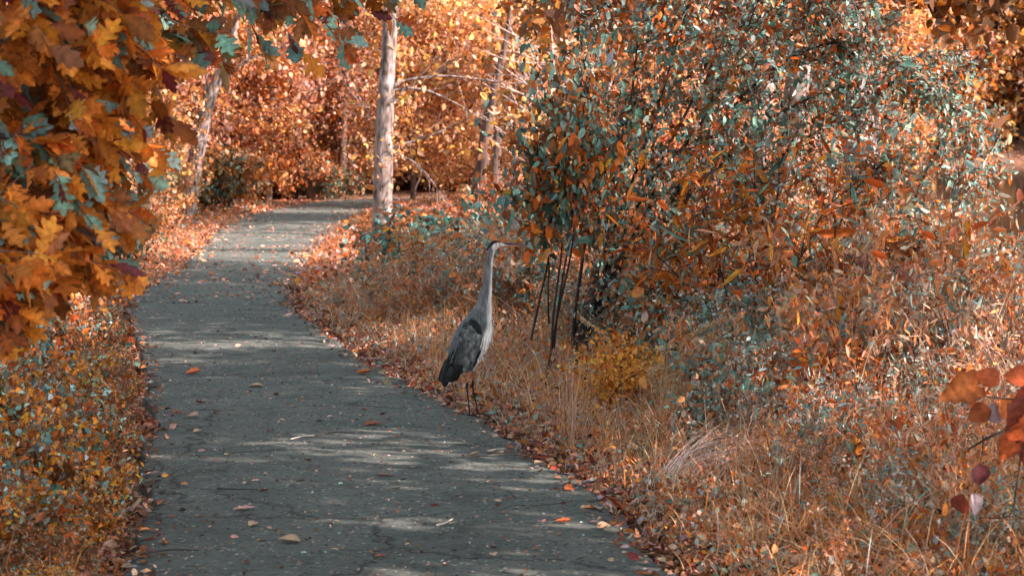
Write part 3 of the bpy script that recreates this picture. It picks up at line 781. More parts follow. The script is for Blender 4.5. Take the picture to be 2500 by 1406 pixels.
MIX_W3 = [(TL, 2.6), (PT, 2.8), (O2, 2), (BR, 1.2), (T2, 1.6)]
weed_proto('goldenrod_plant', 'dry orange-brown weed stalks in the thicket right of the path', 301, 1.15, 9, 3, .058, .36, MIX_W1, ST1)
weed_proto('goldenrod_plant', 'dry tan weed stalks in the thicket right of the path', 302, 1.05, 9, 2, .056, .30, MIX_W2, ST3)
weed_proto('aster_plant', 'weed with tiny whitish flower heads in the thicket right of the path', 303, .85, 9, 3, .040, .42, MIX_W3, ST2, flower=[(WH, 3), (PT, 3), (TN, 1)], fl_n=5)
weed_proto('leafy_weed', 'weed with small oval green and orange leaves in the thicket right of the path', 304, .9, 8, 3, .054, .55, MIX_W3, ST2, tpl=T_ROUND)
weed_proto('leafy_weed', 'weed with bright orange oval leaves in the thicket right of the path', 305, .8, 8, 3, .056, .5, [(OR, 4), (YO, 1.6), (BR, 1.5), (TL, .8), (SM, 1)], ST1, tpl=T_ROUND)
rw = np.random.RandomState(77)
cnt = 0
for Y in np.arange(6.9, 24, .40):
    lim = .30 * Y + 1.0
    step = .36 + .012 * Y
    for x in np.arange(xr(Y) + .55, lim, step):
        xx = x + rw.randn() * .1; yy = Y + rw.randn() * .12
        d = xx - float(xr(yy)); u = 1250 + xx / yy * F
        if d < .45 or u > 2620: continue
        # keep the opening round the dark stems and the heron clear
        if yy > 11.3 and u < 1400 and yy < 20: continue
        if 12.5 < yy < 17 and 1230 < u < 1480: continue
        if 1400 < u < 1640 and 11.2 < yy < 15.4: continue
        if 1330 < u < 1500 and 9.6 < yy < 15.6: continue
        # height grows away from the path
        h = np.interp(d, [.4, .8, 1.4, 2.4, 4], [.22, .38, .72, 1.02, 1.22]) * np.interp(yy, [7, 10, 14, 24], [.86, 1.0, 1.1, 1.2])
        if 1400 < u < 1700 and yy < 12.5: h *= .55
        if 1600 < u < 1900 and yy < 9.4: h *= .4
        if u > 2250 and yy > 15: h *= .75
        if h < .45 and rw.rand() < .35: continue
        w = np.array([2.0, 1.8, 2.2, 1.9, 1.3])
        if 1750 < u < 2200 and 8 < yy < 11: w[2] += 5
        if u > 2150 and yy < 11: w[1] += 3; w[0] += 1
        cnt += 1
        place(weeds, rw.choice(5, p=w / w.sum()), (xx, yy, G(xx, yy)), rw.rand() * 6.28, h * (.85 + .3 * rw.rand()))
print('weeds', cnt)

GTG = 'tufts of tall golden grass in the thicket'
tf = []
for k_ in range(4):
    r7 = np.random.RandomState(700 + k_); bb = Bag(); n = 46
    blades(bb, r7.randn(n, 3) * [.06, .06, 0], r7.randn(n, 3) + [.5, 0, 0], (.55 + .25 * (k_ % 2)) * (.5 + .6 * r7.rand(n)), .006 + .004 * r7.rand(n), (.1 + .8 * r7.rand(n)) * (.6 if k_ < 2 else 1.1), pal(n, [((.70, .44, .20), 3), (O2, 2), (T2, 2), (YO, 1)], r7, .25), 6, r7)
    lab = ['upright tuft of golden grass in the thicket', 'upright taller tuft of golden grass in the thicket', 'arching tuft of golden grass in the thicket', 'arching taller tuft of golden grass in the thicket'][k_]
    o_ = empty('grass_tuft', (0, 0, 0), lab, 'grass', GTG); link('blades', bb.mesh('blades', M_GRASS), o_); tf.append((o_, lab))
r8 = np.random.RandomState(710)
nt7 = 0
while nt7 < 95:
    y = 7 * (20 / 7) ** r8.rand(); x = float(xr(y)) + .35 + 5 * r8.rand() ** 1.1; u = 1250 + x / y * F
    if u > 2560 or (u < 1400 and 11.3 < y < 13) or (1230 < u < 1480 and 12.5 < y < 17): continue
    d = x - float(xr(y)); place(tf, r8.choice(4), (x, y, G(x, y)), 1.2 * r8.randn(), np.interp(d, [.3, 1, 2, 4], [.35, .6, 1, 1.35]) * (.8 + .4 * r8.rand())); nt7 += 1

# grass and low herb cover (uncountable)
def scatter_region(n, y0, y1, f, rng):
    """random ground points: f(y) gives (xlo, xhi); denser near the camera"""
    y = y0 * (y1 / y0) ** rng.rand(n); lo, hi = f(y); x = lo + (hi - lo) * rng.rand(n)
    return np.stack([x, y, terrain(x, y)], -1)
rg = np.random.RandomState(88)
gb = Bag()
q = scatter_region(36000, 6.5, 34, lambda y: (fxr(y) + .06, np.minimum(.32 * y + .6, fxr(y) + 7)), rg)
d = q[:, 0] - fxr(q[:, 1])
q = q[(rg.rand(len(q)) < np.interp(d, [0, .25, .6, 3], [.15, .6, 1, 1]))]; d = q[:, 0] - fxr(q[:, 1]); n = len(q)
H = np.interp(d, [0, .4, 1.0, 2.5], [.06, .14, .25, .38]) * np.exp(rg.randn(n) * .4)
blades(gb, q, rg.randn(n, 3), H, .004 + .0028 * rg.rand(n) + .00012 * q[:, 1], .25 + .9 * rg.rand(n), pal(n, [((.62, .42, .22), 3), (T2, 2), (O2, 2.4), (BR, 1.6), (SM, .8), (YO, 1), (PT, .5)], rg, .3), 4, rg)
q = scatter_region(16000, 6.3, 34, lambda y: (np.maximum(-.33 * y - .4, fxl(y) - 6), fxl(y) - .04), rg)
d = fxl(q[:, 1]) - q[:, 0]; n = len(q)
H = np.interp(d, [0, .3, 1, 3], [.05, .10, .2, .32]) * np.exp(rg.randn(n) * .35)
blades(gb, q, rg.randn(n, 3), H, .004 + .0025 * rg.rand(n) + .00012 * q[:, 1], .25 + .9 * rg.rand(n), pal(n, [(TN, 3), (OR, 1.6), (BR, 1.8), (OL, 1.5), (YO, .5), (TL, .8)], rg), 4, rg)
q = scatter_region(26000, 30, 66, lambda y: (np.where(rg.rand(len(y)) < .55, fxl(y) - 4.5, fxr(y) + .05), 0 * y), rg)
q[:, 0] = np.where(rg.rand(len(q)) < .5, fxl(q[:, 1]) - .1 - 5 * rg.rand(len(q)) ** 1.3, fxr(q[:, 1]) + .1 + 7 * rg.rand(len(q)))
q[:, 2] = terrain(q[:, 0], q[:, 1]); n = len(q)
blades(gb, q, rg.randn(n, 3), .16 * np.exp(rg.randn(n) * .4), .016, .5 + .8 * rg.rand(n), pal(n, [(TN, 2), (OR, 2), (SM, 2.4), (BR, 1.6), (PK, 2)], rg), 3, rg)
tag(link('grass', gb.mesh('grass', M_GRASS)), 'dry tan grass on both sides of the path', 'grass', kind='stuff')

# low leafy ground cover
cb = Bag()
def cover(n, y0, y1, f, hf, L, mix_, tpl=T_ROUND, far=0.0):
    q = scatter_region(n, y0, y1, f, rg); hh = hf(q)
    q[:, 2] += hh * rg.rand(len(q)) ** .7
    s = np.exp(rg.randn(len(q)) * .28) * (1 + far * q[:, 1])
    cb.leaf(q, rg.randn(len(q), 3) + [0, 0, -.2], rg.randn(len(q), 3) * .7 + [0, 0, .9], L * s, L * .75 * s, pal(len(q), mix_, rg), tpl)
cover(34000, 6.4, 30, lambda y: (fxr(y) + .10, np.minimum(.32 * y + .6, fxr(y) + 6)), lambda q: np.interp(q[:, 0] - fxr(q[:, 1]), [0, .5, 1.5, 3], [.03, .1, .3, .5]), .022,
      [(OR, 1.2), (O2, 3), (TN, 3), (T2, 2), (BR, 1.8), (PK, 1), (TL, 1.4), (PT, 1.4), (SM, .8), (YO, .6), (DK, .8)], tpl=T_OVAL, far=.04)
cover(30000, 28, 64, lambda y: (fxr(y) + .1, fxr(y) + 8), lambda q: np.interp(q[:, 0] - fxr(q[:, 1]), [0, 1, 4], [.05, .22, .5]), .055,
      [(OR, 2.6), (SM, 2.6), (PK, 2), (BR, 1.4), (TN, 1.4), (YO, .8), (TL, .4)], far=.012)
cover(26000, 14, 64, lambda y: (fxl(y) - 5, fxl(y) - .05), lambda q: np.interp(fxl(q[:, 1]) - q[:, 0], [0, 1, 4], [.04, .25, .6]), .035,
      [(OR, 2), (SM, 1.8), (BR, 2.2), (TN, 1.6), (TL, 1.0), (PT, .6), (OL, 1.2), (YO, .4)], far=.022)
tag(link('ground_cover', cb.mesh('ground_cover', M_LEAF)), 'low leafy ground cover beside the path', 'ground cover', kind='stuff')

# ------------------------------------------------------------------ left foreground bushes
GL = 'low round-leaved bushes at the lower left'
MIX_LF = [((.66, .21, .03), 4), ((.78, .34, .04), 3.6), (BR, 2.0), (TL, 1.1), (PT, .8), (TN, 1.2), (SM, .6)]
MIX_LG = [(OR, 2.4), (YO, 1.2), (BR, 2.2), (TL, 2.0), (PT, 1.2), (TN, 1.8), (OL, 1)]
lp = [shrub_proto('round_leaved_bush', 'low orange round-leaved bush along the left edge of the path', GL, 401, .75, .42, 10, 8, 6, .046, MIX_LF, tpl=T_SMO, wr=.72, sp=.045, t0=.1, stemcol=(.12, .08, .06), r0=.006),
      shrub_proto('round_leaved_bush', 'low mixed green and orange bush along the left edge of the path', GL, 402, .7, .40, 10, 8, 6, .044, MIX_LG, tpl=T_SMO, wr=.66, sp=.045, t0=.1, stemcol=(.12, .08, .06), r0=.006),
      shrub_proto('round_leaved_bush', 'low brown-leaved bush along the left edge of the path', GL, 403, .7, .40, 10, 7, 6, .040, [(BR, 3), (OR, 2), (TN, 2), (DK, .8), (OL, 1)], tpl=T_OVAL, wr=.6, sp=.05, t0=.1, stemcol=(.12, .08, .06), r0=.006)]
rl = np.random.RandomState(99)
for Y in np.arange(6.4, 17, .42):
    for d in np.arange(.22 + .14 * rl.rand(), 3.2, .34):
        x = float(fxl(Y)) - d + rl.randn() * .05; yy = Y + rl.randn() * .12
        if 1250 + x / yy * F < -140: continue
        s = np.interp(d, [.2, .5, 1, 2.2], [.28, .5, .8, 1.15]) * (.62 + .7 * rl.rand())
        w = [.62, .26, .12] if yy < 10.5 else [.3, .42, .28]
        place(lp, rl.choice(3, p=w), (x, yy, G(x, yy)), rl.rand() * 6.28, s)

# ------------------------------------------------------------------ foreground oak at the upper left
B = np.array([-4.2, 6.4, G(-4.2, 6.4)])
oak = empty('oak_tree', B, 'oak with large lobed orange leaves hanging in from the upper left', 'tree')
tb = Bag()
tube(tb, spline(np.array([B, B + [.05, .1, 1.5], B + [.2, .2, 3], B + [.5, .6, 4.6], B + [.6, .9, 6.5]]) - B, 20), np.interp(np.linspace(0, 1, 20), [0, .1, 1], [.24, .18, .07]), (1, 1, 1), 12, R, .12)
link('trunk', tb.mesh('trunk', M_BARK, True), oak)
ro = np.random.RandomState(123)
LB = [Bag() for _ in range(2)]
def oak_limb(uvs, Y0, Y1, r0, ntw, twl, nleaf, mix_, L=.116, dirb=(.55, 0, -.6)):
    start = [B + [.3, .3, 3.0 + (700 - uvs[0][1]) * .001]]
    W_ = start + [P(u, v, Y0 + (Y1 - Y0) * j / (len(uvs) - 1)) for j, (u, v) in enumerate(uvs)]
    q = spline(np.array(W_), 24); b = Bag()
    tube(b, q - B, np.linspace(r0, .004, 24), (1, 1, 1), 6, ro, .1)
    for j in range(ntw):
        a, d = along(q, .35 + .65 * (j + ro.rand()) / ntw)
        tw = wander(ro, a, d * .6 + ro.randn(3) * [.7, .7, .7], twl * (.4 + .9 * ro.rand()), 5, .14, dirb)
        tube(b, tw - B, np.linspace(.005, .0018, 6), (1, 1, 1), 4, ro)
        n = nleaf; ts_ = .15 + .85 * ro.rand(n); pp = np.array([along(tw, t)[0] for t in ts_])
        D = ro.randn(n, 3) * .55 + np.array(dirb) * 1.1; Nn = ro.randn(n, 3) * .8 + [0, -.35, .5]
        s = np.clip(np.exp(ro.randn(n) * .22), .6, 1.25)
        c = pal(n, mix_, ro, .18) * np.clip(1.1 + .25 * ro.randn(), .6, 1.4)
        for k_, tp in ((0, T_OAK), (1, T_OAK2)):
            sel_ = (ro.rand(n) < .5) if k_ == 0 else ~sel_
            if sel_.any(): LB[k_].leaf(pp[sel_] - B, D[sel_], Nn[sel_], L * s[sel_], L * 1.05 * s[sel_], c[sel_], tp)
    link('branch', b.mesh('branch', M_BARKB, True), oak)
GO = (.56, .215, .03); GB = (.30, .10, .02)
MOK = [((.62, .20, .03), 3), (GO, 4.5), (YO, 1.6), (GB, 2.4), (BR, 1), (TL, .7), (PT, .4), (MR, .4)]
MOG = [(OR, 2), (GO, 2), (GB, 2), (BR, 1.6), (TL, 2.2), (PT, 1.2), (MR, .7), (OL, 1.2)]
oak_limb([(-150, 20), (60, 60), (160, 110), (235, 180)], 6.4, 6.9, .03, 40, .34, 11, MOK)
oak_limb([(-150, -120), (60, -60), (190, -20), (265, 40)], 6.2, 6.8, .03, 38, .34, 11, MOK)
oak_limb([(-150, 180), (0, 200), (110, 250), (215, 290)], 6.6, 7.0, .025, 38, .32, 11, MOK)
oak_limb([(-150, 300), (0, 330), (110, 400), (190, 500)], 6.3, 6.6, .022, 34, .28, 10, MOG, .12)
oak_limb([(-150, 450), (-20, 480), (70, 560), (130, 600)], 6.1, 6.5, .02, 32, .24, 10, MOK, .12)
oak_limb([(-150, 560), (-60, 600), (0, 680), (10, 770)], 6.0, 6.2, .018, 24, .22, 10, MOK, .115)
oak_limb([(-100, -250), (250, -150), (430, -110), (560, -70), (660, -40)], 8.0, 9.4, .03, 34, .45, 9, MOG, .145)
oak_limb([(-100, -350), (300, -220), (600, -120), (780, -90), (900, -70)], 9.2, 10.6, .03, 34, .42, 9, MOG, .14)
oak_limb([(-150, 60), (150, 20), (300, 20), (390, 30)], 7.6, 8.2, .025, 34, .36, 10, MOG, .125)
oak_limb([(-200, 250), (50, 250), (160, 290), (240, 380)], 7.6, 8.0, .02, 34, .34, 10, MOG, .12)
oak_limb([(-200, 420), (0, 430), (100, 520), (180, 590)], 7.3, 7.6, .02, 30, .3, 10, MOK, .115)
for k_ in range(2): link('crown', LB[k_].mesh('crown', M_OAK), oak)

# ------------------------------------------------------------------ red-leaved sprig at the right edge, near the camera
Bq = np.array([3.3, 6.6, G(3.3, 6.6)])
o = empty('red_leaved_sapling', Bq, 'sapling twig with large red and orange leaves at the right edge', 'tree')
b = Bag(); lbg = Bag()
main = spline(np.array([Bq, Bq + [.05, 0, .6], Bq + [-.1, -.05, 1.3], P(2620, 960, 6.4), P(2540, 1000, 6.4)]) - Bq, 16)
tube(b, main, np.linspace(.014, .006, 16), (1, 1, 1), 6, R)
tube(b, spline(np.array(PX(6.4, (2600, 990), (2520, 1030), (2440, 1055), (2375, 1090), (2362, 1100))) - Bq, 12), np.linspace(.007, .004, 12), (1, 1, 1), 6, R)
tube(b, spline(np.array(PX(6.4, (2620, 960), (2500, 975), (2430, 970), (2330, 960))) - Bq, 12), np.linspace(.005, .002, 12), (1, 1, 1), 5, R)
tube(b, spline(np.array(PX(6.4, (2520, 1020), (2492, 1120), (2480, 1200), (2462, 1260), (2380, 1262))) - Bq, 12), np.linspace(.004, .0015, 12), (1, 1, 1), 4, R)
tube(b, spline(np.array(PX(6.4, (2400, 1062), (2398, 1110), (2385, 1150))) - Bq, 6), np.linspace(.003, .0015, 6), (1, 1, 1), 4, R)
link('branch', b.mesh('branch', M_BARKD, True), o)
RD = (.50, .12, .04); RO2 = (.72, .22, .06); DR = (.17, .04, .025)
for (u, v, du, dv, L_, c, nx_) in [(2385, 940, -1, .30, .165, RO2, .2), (2440, 935, -.5, -.25, .11, RD, -.4), (2520, 925, -1, -.2, .12, RD, .5), (2440, 975, .5, .55, .12, RO2, -.2),
                              (2465, 985, .1, .5, .14, DR, .6), (2420, 1000, -1, .35, .11, (.35, .10, .03), .3), (2400, 1000, 1, .45, .10, GP, -.3), (2480, 1060, -.5, 1, .13, RD, .1),
                              (2520, 1010, -.6, .7, .16, RD, .5), (2530, 1060, -.4, .9, .15, DR, -.4), (2388, 1130, .15, 1, .105, (.12, .035, .04), .2), (2350, 1205, -.05, 1, .105, DR, -.8),
                              (2372, 1205, .35, 1, .10, GP, .9), (2545, 950, -.6, .3, .14, DR, .2)]:
    a = P(u, v, 6.4 + R.randn() * .04) - Bq
    L_ *= .82; lbg.leaf(a[None], np.array([[du, .15 * R.randn(), -dv]]), np.array([[nx_ * .8, -1, .35 + .3 * R.rand()]]), L_, L_ * .95, np.array([c]), T_BROAD if L_ > .105 else T_SMO)
link('leaves', lbg.mesh('leaves', M_OAK), o)

# ------------------------------------------------------------------ tan grass plumes and pale grass clump
def grass_clump(name, label, u, Y, H, n, spread, c, seed, lean=(0.5, 0, 0), plume=False, w=.004, bend=(.5, .9)):
    rng = np.random.RandomState(seed); B_ = at(u, Y)
    o_ = empty(name, B_, label, 'grass'); b_ = Bag()
    q_ = rng.randn(n, 3) * spread * [1, 1, 0]; D_ = rng.randn(n, 3) * .55 + np.array(lean)
    h_ = H * (.6 + .5 * rng.rand(n)); bd = bend[0] + (bend[1] - bend[0]) * rng.rand(n)
    blades(b_, q_, D_, h_, w, bd, pal(n, c, rng, .15), 7, rng)
    link('blades', b_.mesh('blades', M_GRASS), o_)
    if plume:
        pb = Bag()
        Dh = unit(D_ * [1, 1, 0])
        for k in range(0, n, 3):
            s_ = np.linspace(.5, 1, 40)
            up = (s_ - .5 * bd[k] * s_ ** 2.2) * h_[k]; ou = bd[k] * s_ ** 1.7 * h_[k]
            pc = q_[k] + Dh[k] * ou[:, None] + np.array([0, 0, 1.]) * up[:, None]
            nn = len(pc) * 4
            pp = np.repeat(pc, 4, 0)
            pb.leaf(pp, rng.randn(nn, 3) * .6 + Dh[k] * .9, rng.randn(nn, 3), .034 * (.6 + .6 * rng.rand(nn)), .009, pal(nn, [((.55, .38, .22), 3), ((.62, .42, .20), 2), (TN, 1)], rng, .15), T_OVAL)
        link('plumes', pb.mesh('plumes', M_DRY), o_)
    return o_
TG = (.74, .52, .30); PG = (.86, .74, .66)
grass_clump('plume_grass', 'arching tan plume grass in front of the dark stems', 1585, 12.3, .95, 66, .07, [(TG, 3), (OR, 1), (TN, 1)], 501, (.55, -.1, 0), True, bend=(.6, 1.1))
grass_clump('plume_grass', 'arching tan plume grass drooping over the yellow bush', 1610, 11.8, .74, 60, .07, [(TG, 3), (OR, 1), (TN, 1)], 502, (.9, -.2, 0), True, bend=(.8, 1.2))
grass_clump('plume_grass', 'tall tan plume grass nodding in the middle of the thicket', 1640, 14.6, 1.25, 44, .08, [(TG, 3), (OR, 1)], 503, (.6, 0, 0), True, bend=(.5, 1.0))
grass_clump('pale_grass_clump', 'clump of white bleached grass bent over near the path edge', 1640, 9.25, .60, 70, .07, [(PG, 3), ((.8, .68, .6), 1)], 504, (1.5, .1, 0), w=.0045, bend=(.7, 1.5))
grass_clump('straw_stalks', 'upright bundle of bleached straw stalks right of the heron legs', 1415, 10.6, .62, 26, .05, [(PK, 2), (TN, 2)], 505, (.1, 0, 0), w=.005, bend=(.02, .15))
grass_clump('straw_stalks', 'bleached straw stalks leaning beside the yellow bush', 1385, 11.2, .6, 14, .04, [(PK, 2), (TN, 2)], 506, (-.1, 0, 0), w=.005, bend=(.02, .12))
for k, (u, Y, H_) in enumerate(((1850, 9.5, .62), (2120, 9.0, .8), (2300, 8.4, .85), (2000, 11.5, 1.1), (2440, 8.6, .9), (1700, 11.0, .7), (1980, 8.2, .5))):
    o_ = grass_clump('straw_stalks', 'scattered thin straw stalks in the thicket', u, Y, H_, 22, .14, [(TN, 2), (PK, 2), (OR, 1.5)], 510 + k, (.2, 0, 0), w=.004, bend=(.05, .6))
    o_['group'] = 'thin straw stalks in the thicket'
for k, (u, v, Y, lab) in enumerate(((2225, 668, 12.6, 'fluffy pink seed head on a tall stalk at the right, brightest of three'), (2120, 640, 13.2, 'dull pink seed head left of the brightest pink one'), (1925, 770, 12.0, 'small mauve seed head drooping in the middle of the thicket'))):
    B_ = at(u + 15, Y); o_ = empty('seed_head_stalk', B_, lab, 'plant', 'pink seed heads on tall stalks')
    b_ = Bag(); top = P(u, v, Y)
    tube(b_, spline([[0, 0, 0], (top - B_) * .5 + [.04, 0, .02], top - B_], 10), np.linspace(.006, .003, 10), (.3, .18, .13), 5)
    link('stem', b_.mesh('stem', M_STEM), o_)
    b_ = Bag(); n = 1500; rr = unit(R.randn(n, 3)) * (R.rand(n, 1) ** .5) * [.11, .08, .085]
    lump = .8 + .35 * np.sin(rr[:, :1] * 60) * np.sin(rr[:, 2:] * 70)
    cc = [(.72, .36, .28), (.45, .27, .22), (.42, .27, .24)][k]
    b_.leaf(top - B_ + rr * lump, R.randn(n, 3) + rr * 8, R.randn(n, 3), .016, .009, pal(n, [(cc, 1)], R, .18), T_OVAL)
    link('seed_head', b_.mesh('seed_head', M_DRY), o_)

# ------------------------------------------------------------------ leaf litter along the path edges
rt = np.random.RandomState(321)
lbag = Bag()
def litter(n, y0, y1, side, w, L, mix_, lift=.03):
    y = y0 * (y1 / y0) ** rt.rand(n); d = np.abs(rt.randn(n)) * w * np.where(rt.rand(n) < .3, .25, 1)
    inn = rt.rand(n) < .09; d = np.where(inn, -d * .35, d + .03)
    x = np.where(side > 0, fxr(y) + d, fxl(y) - d)
    z = np.maximum(terrain(x, y), np.where((x > fxl(y)) & (x < fxr(y)), zprof(y) + .006, -9)) + lift * rt.rand(n) ** 2 * np.where(d > 0, 1, .3)
    q = np.stack([x, y, z], -1); s = np.exp(rt.randn(n) * .3) * (1 + .02 * y)
    D = rt.randn(n, 3) * [1, 1, .35]; Nn = rt.randn(n, 3) * .45 + [0, 0, 1]
    lbag.leaf(q, D, Nn, L * s, L * .7 * s, pal(n, mix_, rt, .28), [T_OVAL, T_OAK2][int(L > .05)])
ML = [(BR, 3), (MR, 1.5), (RO, .8), (PK, 2), (TN, 2.4), (O2, 1.6), (SM, 1.2), (DK, 2), (GP, 1)]
litter(9000, 6.3, 66, 1, .28, .035, ML); litter(6000, 6.3, 66, -1, .22, .035, ML)
litter(1300, 6.3, 40, 1, .28, .055, [(BR, 3), (MR, 2), (DK, 1), (RO, 1), (PK, 1.4), (TN, 1), (GP, 1.6)], .05); litter(500, 6.3, 40, -1, .2, .07, ML)
litter(5000, 28, 70, 1, 1.6, .05, MIX_PK); litter(5000, 28, 70, -1, 1.2, .05, MIX_PK)
# crumbs and small litter on the asphalt itself
n = 9000; y = 6.4 * (66 / 6.4) ** rt.rand(n); t = rt.rand(n)
x = fxl(y) + (fxr(y) - fxl(y)) * t; q = np.stack([x, y, zprof(y) + .012 * np.sin(PI * t) + .002 + .006 * rt.rand(n)], -1)
s = np.exp(rt.randn(n) * .45) * (1 + .02 * y)
lbag.leaf(q, rt.randn(n, 3) * [1, 1, .12], rt.randn(n, 3) * .35 + [0, 0, 1], .013 * s, .007 * s, pal(n, [(TN, 2.5), (DK, 3), (BR, 2.5), (PK, 2), (MR, 1), (PT, .8)], rt, .3), T_OVAL)
n = 900; y = 24 * (66 / 24) ** rt.rand(n); t = rt.rand(n)
q = np.stack([fxl(y) + (fxr(y) - fxl(y)) * t, y, zprof(y) + .012 * np.sin(PI * t) + .004], -1)
lbag.leaf(q, rt.randn(n, 3) * [1, 1, .2], rt.randn(n, 3) * .4 + [0, 0, 1], .07 * np.exp(rt.randn(n) * .3), .05, pal(n, [(SM, 2), (PK, 2), (BR, 2), (OR, 1), (TN, 2)], rt), T_OVAL)
tag(link('leaf_litter', lbag.mesh('leaf_litter', M_DRY)), 'fallen dead leaves drifted along the path edges', 'leaf litter', kind='stuff')

# single fallen leaves on the path
def curled(tpl, k):
    T, FF = tpl; T = T.copy(); T[:, 2] = np.abs(T[:, 0]) * k + .12 * (T[:, 1] - .5) ** 2 * 4 * k; return T, FF
lf = []
for k, (tp, c) in enumerate(((curled(T_OAK, .5), (.30, .11, .06)), (curled(T_SMO, .5), TN), (curled(T_OAK2, .35), PK), (curled(T_BROAD, .5), (.6, .16, .05)), (curled(T_OAK, .7), (.14, .05, .045)))):
    V_, fs_, C_ = leaves(np.array([[0, -.5, 0]]), np.array([[0, 1., 0]]), np.array([[0, 0, 1.]]), 1., 1., np.array([c]), tp)
    lf.append(np_mesh('fallen_leaf', V_, fs_, C_, [M_DRY]))
LN = ['brown oak leaf', 'tan oval leaf', 'pinkish curled leaf', 'bright orange leaf', 'dark maroon leaf']
named = [(437, 1014, 3, .12, 'rust-brown fallen leaf lying on the left edge of the path', 0), (470, 1022, 1, .10, 'pale cream fallen leaf beside the rust-brown one at the left edge', 1),
         (912, 1044, 0, .14, 'brown curled leaf on the path, left of the heron feet', 0), (600, 1248, 2, .12, 'curled pinkish-brown leaf lying alone on the lower left of the path', 2),
         (940, 1168, 2, .11, 'curled pale leaf in the middle of the path', 2), (706, 1336, 1, .10, 'flat whitish leaf near the bottom of the path', 1),
         (883, 918, 3, .11, 'bright orange leaf on the path left of the heron tail', 3), (625, 950, 1, .11, 'pale round leaf on the path', 1),
         (470, 918, 3, .12, 'orange leaf in the sun fleck near the left edge', 3), (936, 1016, 4, .06, 'small dark maroon leaf on the path', 4),
         (490, 990, 4, .09, 'dark maroon leaf near the left edge of the path', 4), (1130, 1000, 1, .14, 'long pale leaf at the path edge by the heron feet', 1)]
def path_y(v): return float(np.interp(-v, [-a[0] for a in PV], [a[3] for a in PV]))
for (u, v, k, L_, lab, mi) in named:
    Y = path_y(v); x = P(u, v, Y)[0]
    o_ = tag(link('fallen_leaf', lf[mi]), lab, 'leaf', 'single fallen leaves on the path')
    o_.location = (x, Y, float(zprof(Y)) + .014); o_.rotation_euler = (.1 * R.randn(), .1 * R.randn(), 1.57 + R.randn() * .5); o_.scale = (L_,) * 3
for k in range(95):
    Y = 6.6 * (34 / 6.6) ** R.rand(); t = R.rand() ** .8
    if R.rand() < .35: t = 1 - .12 * R.rand()
    x = fxl(Y) + (fxr(Y) - fxl(Y)) * t; mi = R.choice(5, p=[.3, .25, .2, .08, .17])
    o_ = tag(link('fallen_leaf', lf[mi]), 'small %s among the scattered leaves on the path' % LN[mi], 'leaf', 'single fallen leaves on the path')
    o_.location = (float(x), Y, float(zprof(Y)) + .013); o_.rotation_euler = (.15 * R.randn(), .15 * R.randn(), 6.28 * R.rand()); o_.scale = (.035 + .04 * R.rand(),) * 3
# twigs
for k, (u, v, u2, v2, c, lab) in enumerate(((708, 1083, 766, 1074, (.6, .55, .5), 'short pale twig on the path'), (770, 1074, 866, 1068, (.06, .05, .05), 'long dark twig on the path beside a pale one'),
        (530, 1200, 630, 1203, (.05, .045, .045), 'thin dark twig near the left of the path'), (1065, 1296, 1105, 1280, (.6, .52, .45), 'short pale twig on the lower middle of the path'),
        (1190, 1110, 1235, 1105, (.65, .6, .55), 'pale straw lying near the right edge'), (1360, 1165, 1420, 1172, (.06, .05, .05), 'dark twig at the right edge of the path'),
        (340, 1368, 485, 1360, (.05, .04, .04), 'dark stick lying across the lower left edge'), (505, 1212, 380, 1130, (.35, .3, .27), 'grey straw reaching onto the path from the left'),
        (1140, 1123, 1290, 1117, (.12, .11, .1), 'thin long twig across the right part of the path'))):
    if k == 7: continue
    Ya, Yb = path_y(v), path_y(v2); a = P(u, v, Ya); a[2] = zprof(Ya) + .018; b2 = P(u2, v2, Yb); b2[2] = zprof(Yb) + .02
    bg = Bag(); mid = (a + b2) / 2 + [0, .03 * R.randn(), .004]
    tube(bg, spline([a - a, mid - a, b2 - a], 8), np.linspace(.005, .0025, 8), c, 5)
    o_ = tag(link('twig', bg.mesh('twig', M_STEM)), lab, 'twig', 'twigs on the path'); o_.location = tuple(a)

# ------------------------------------------------------------------ shade trees out of frame to the right (the canopy over the near path)
sh = Bag
rsd = np.random.RandomState(7)
GS = 'canopy trees overhanging the near path'
shp = []
for k in range(2):
    lab = 'tall overhanging tree beside the near path, crown above the picture'
    shp.append((tree_proto(600 + k, 'canopy_tree', lab, 'tree', GS, 10, 4.4, 4.6, 15, 17, .15, MIX_RB, (0, 0, 0), r0=.2, sp=.27, bark=M_BARK), lab))
sml = []
for k in range(2):
    lab = 'low spreading tree overhanging the path from the right, crown above the picture'
    sml.append((tree_proto(620 + k, 'overhanging_tree', lab, 'tree', GS, 6.6, 3.9, 2.9, 10, 13, .12, MIX_RB, (0, 0, 0), r0=.09, sp=.17, bark=M_BARK), lab))
for x, y, s in ((6.6, 0.5, .95), (7.0, 4.5, .95), (-6.5, 2, 1.0), (-8, 10, 1), (5.6, -3.5, 1)):
    place(shp, rsd.choice(2), (x, y, G(x, y) - .2), rsd.rand() * 6.28, s)
for x, y, s in ((4.1, 3.2, 1), (4.6, 6.3, 1), (4.9, 9.6, 1), (6.2, 12.0, 1), (3.9, 18.3, 1.15), (4.3, 20.6, 1.15), (3.4, 24.0, 1.2), (3.6, 28.5, 1.25), (2.6, 51.0, 1.3)):
    place(sml, rsd.choice(2), (x, y, G(x, y) - .1), rsd.rand() * 6.28, s)
    place(shp, rsd.choice(2), (x, y, G(x, y) - .2), rsd.rand() * 6.28, s)

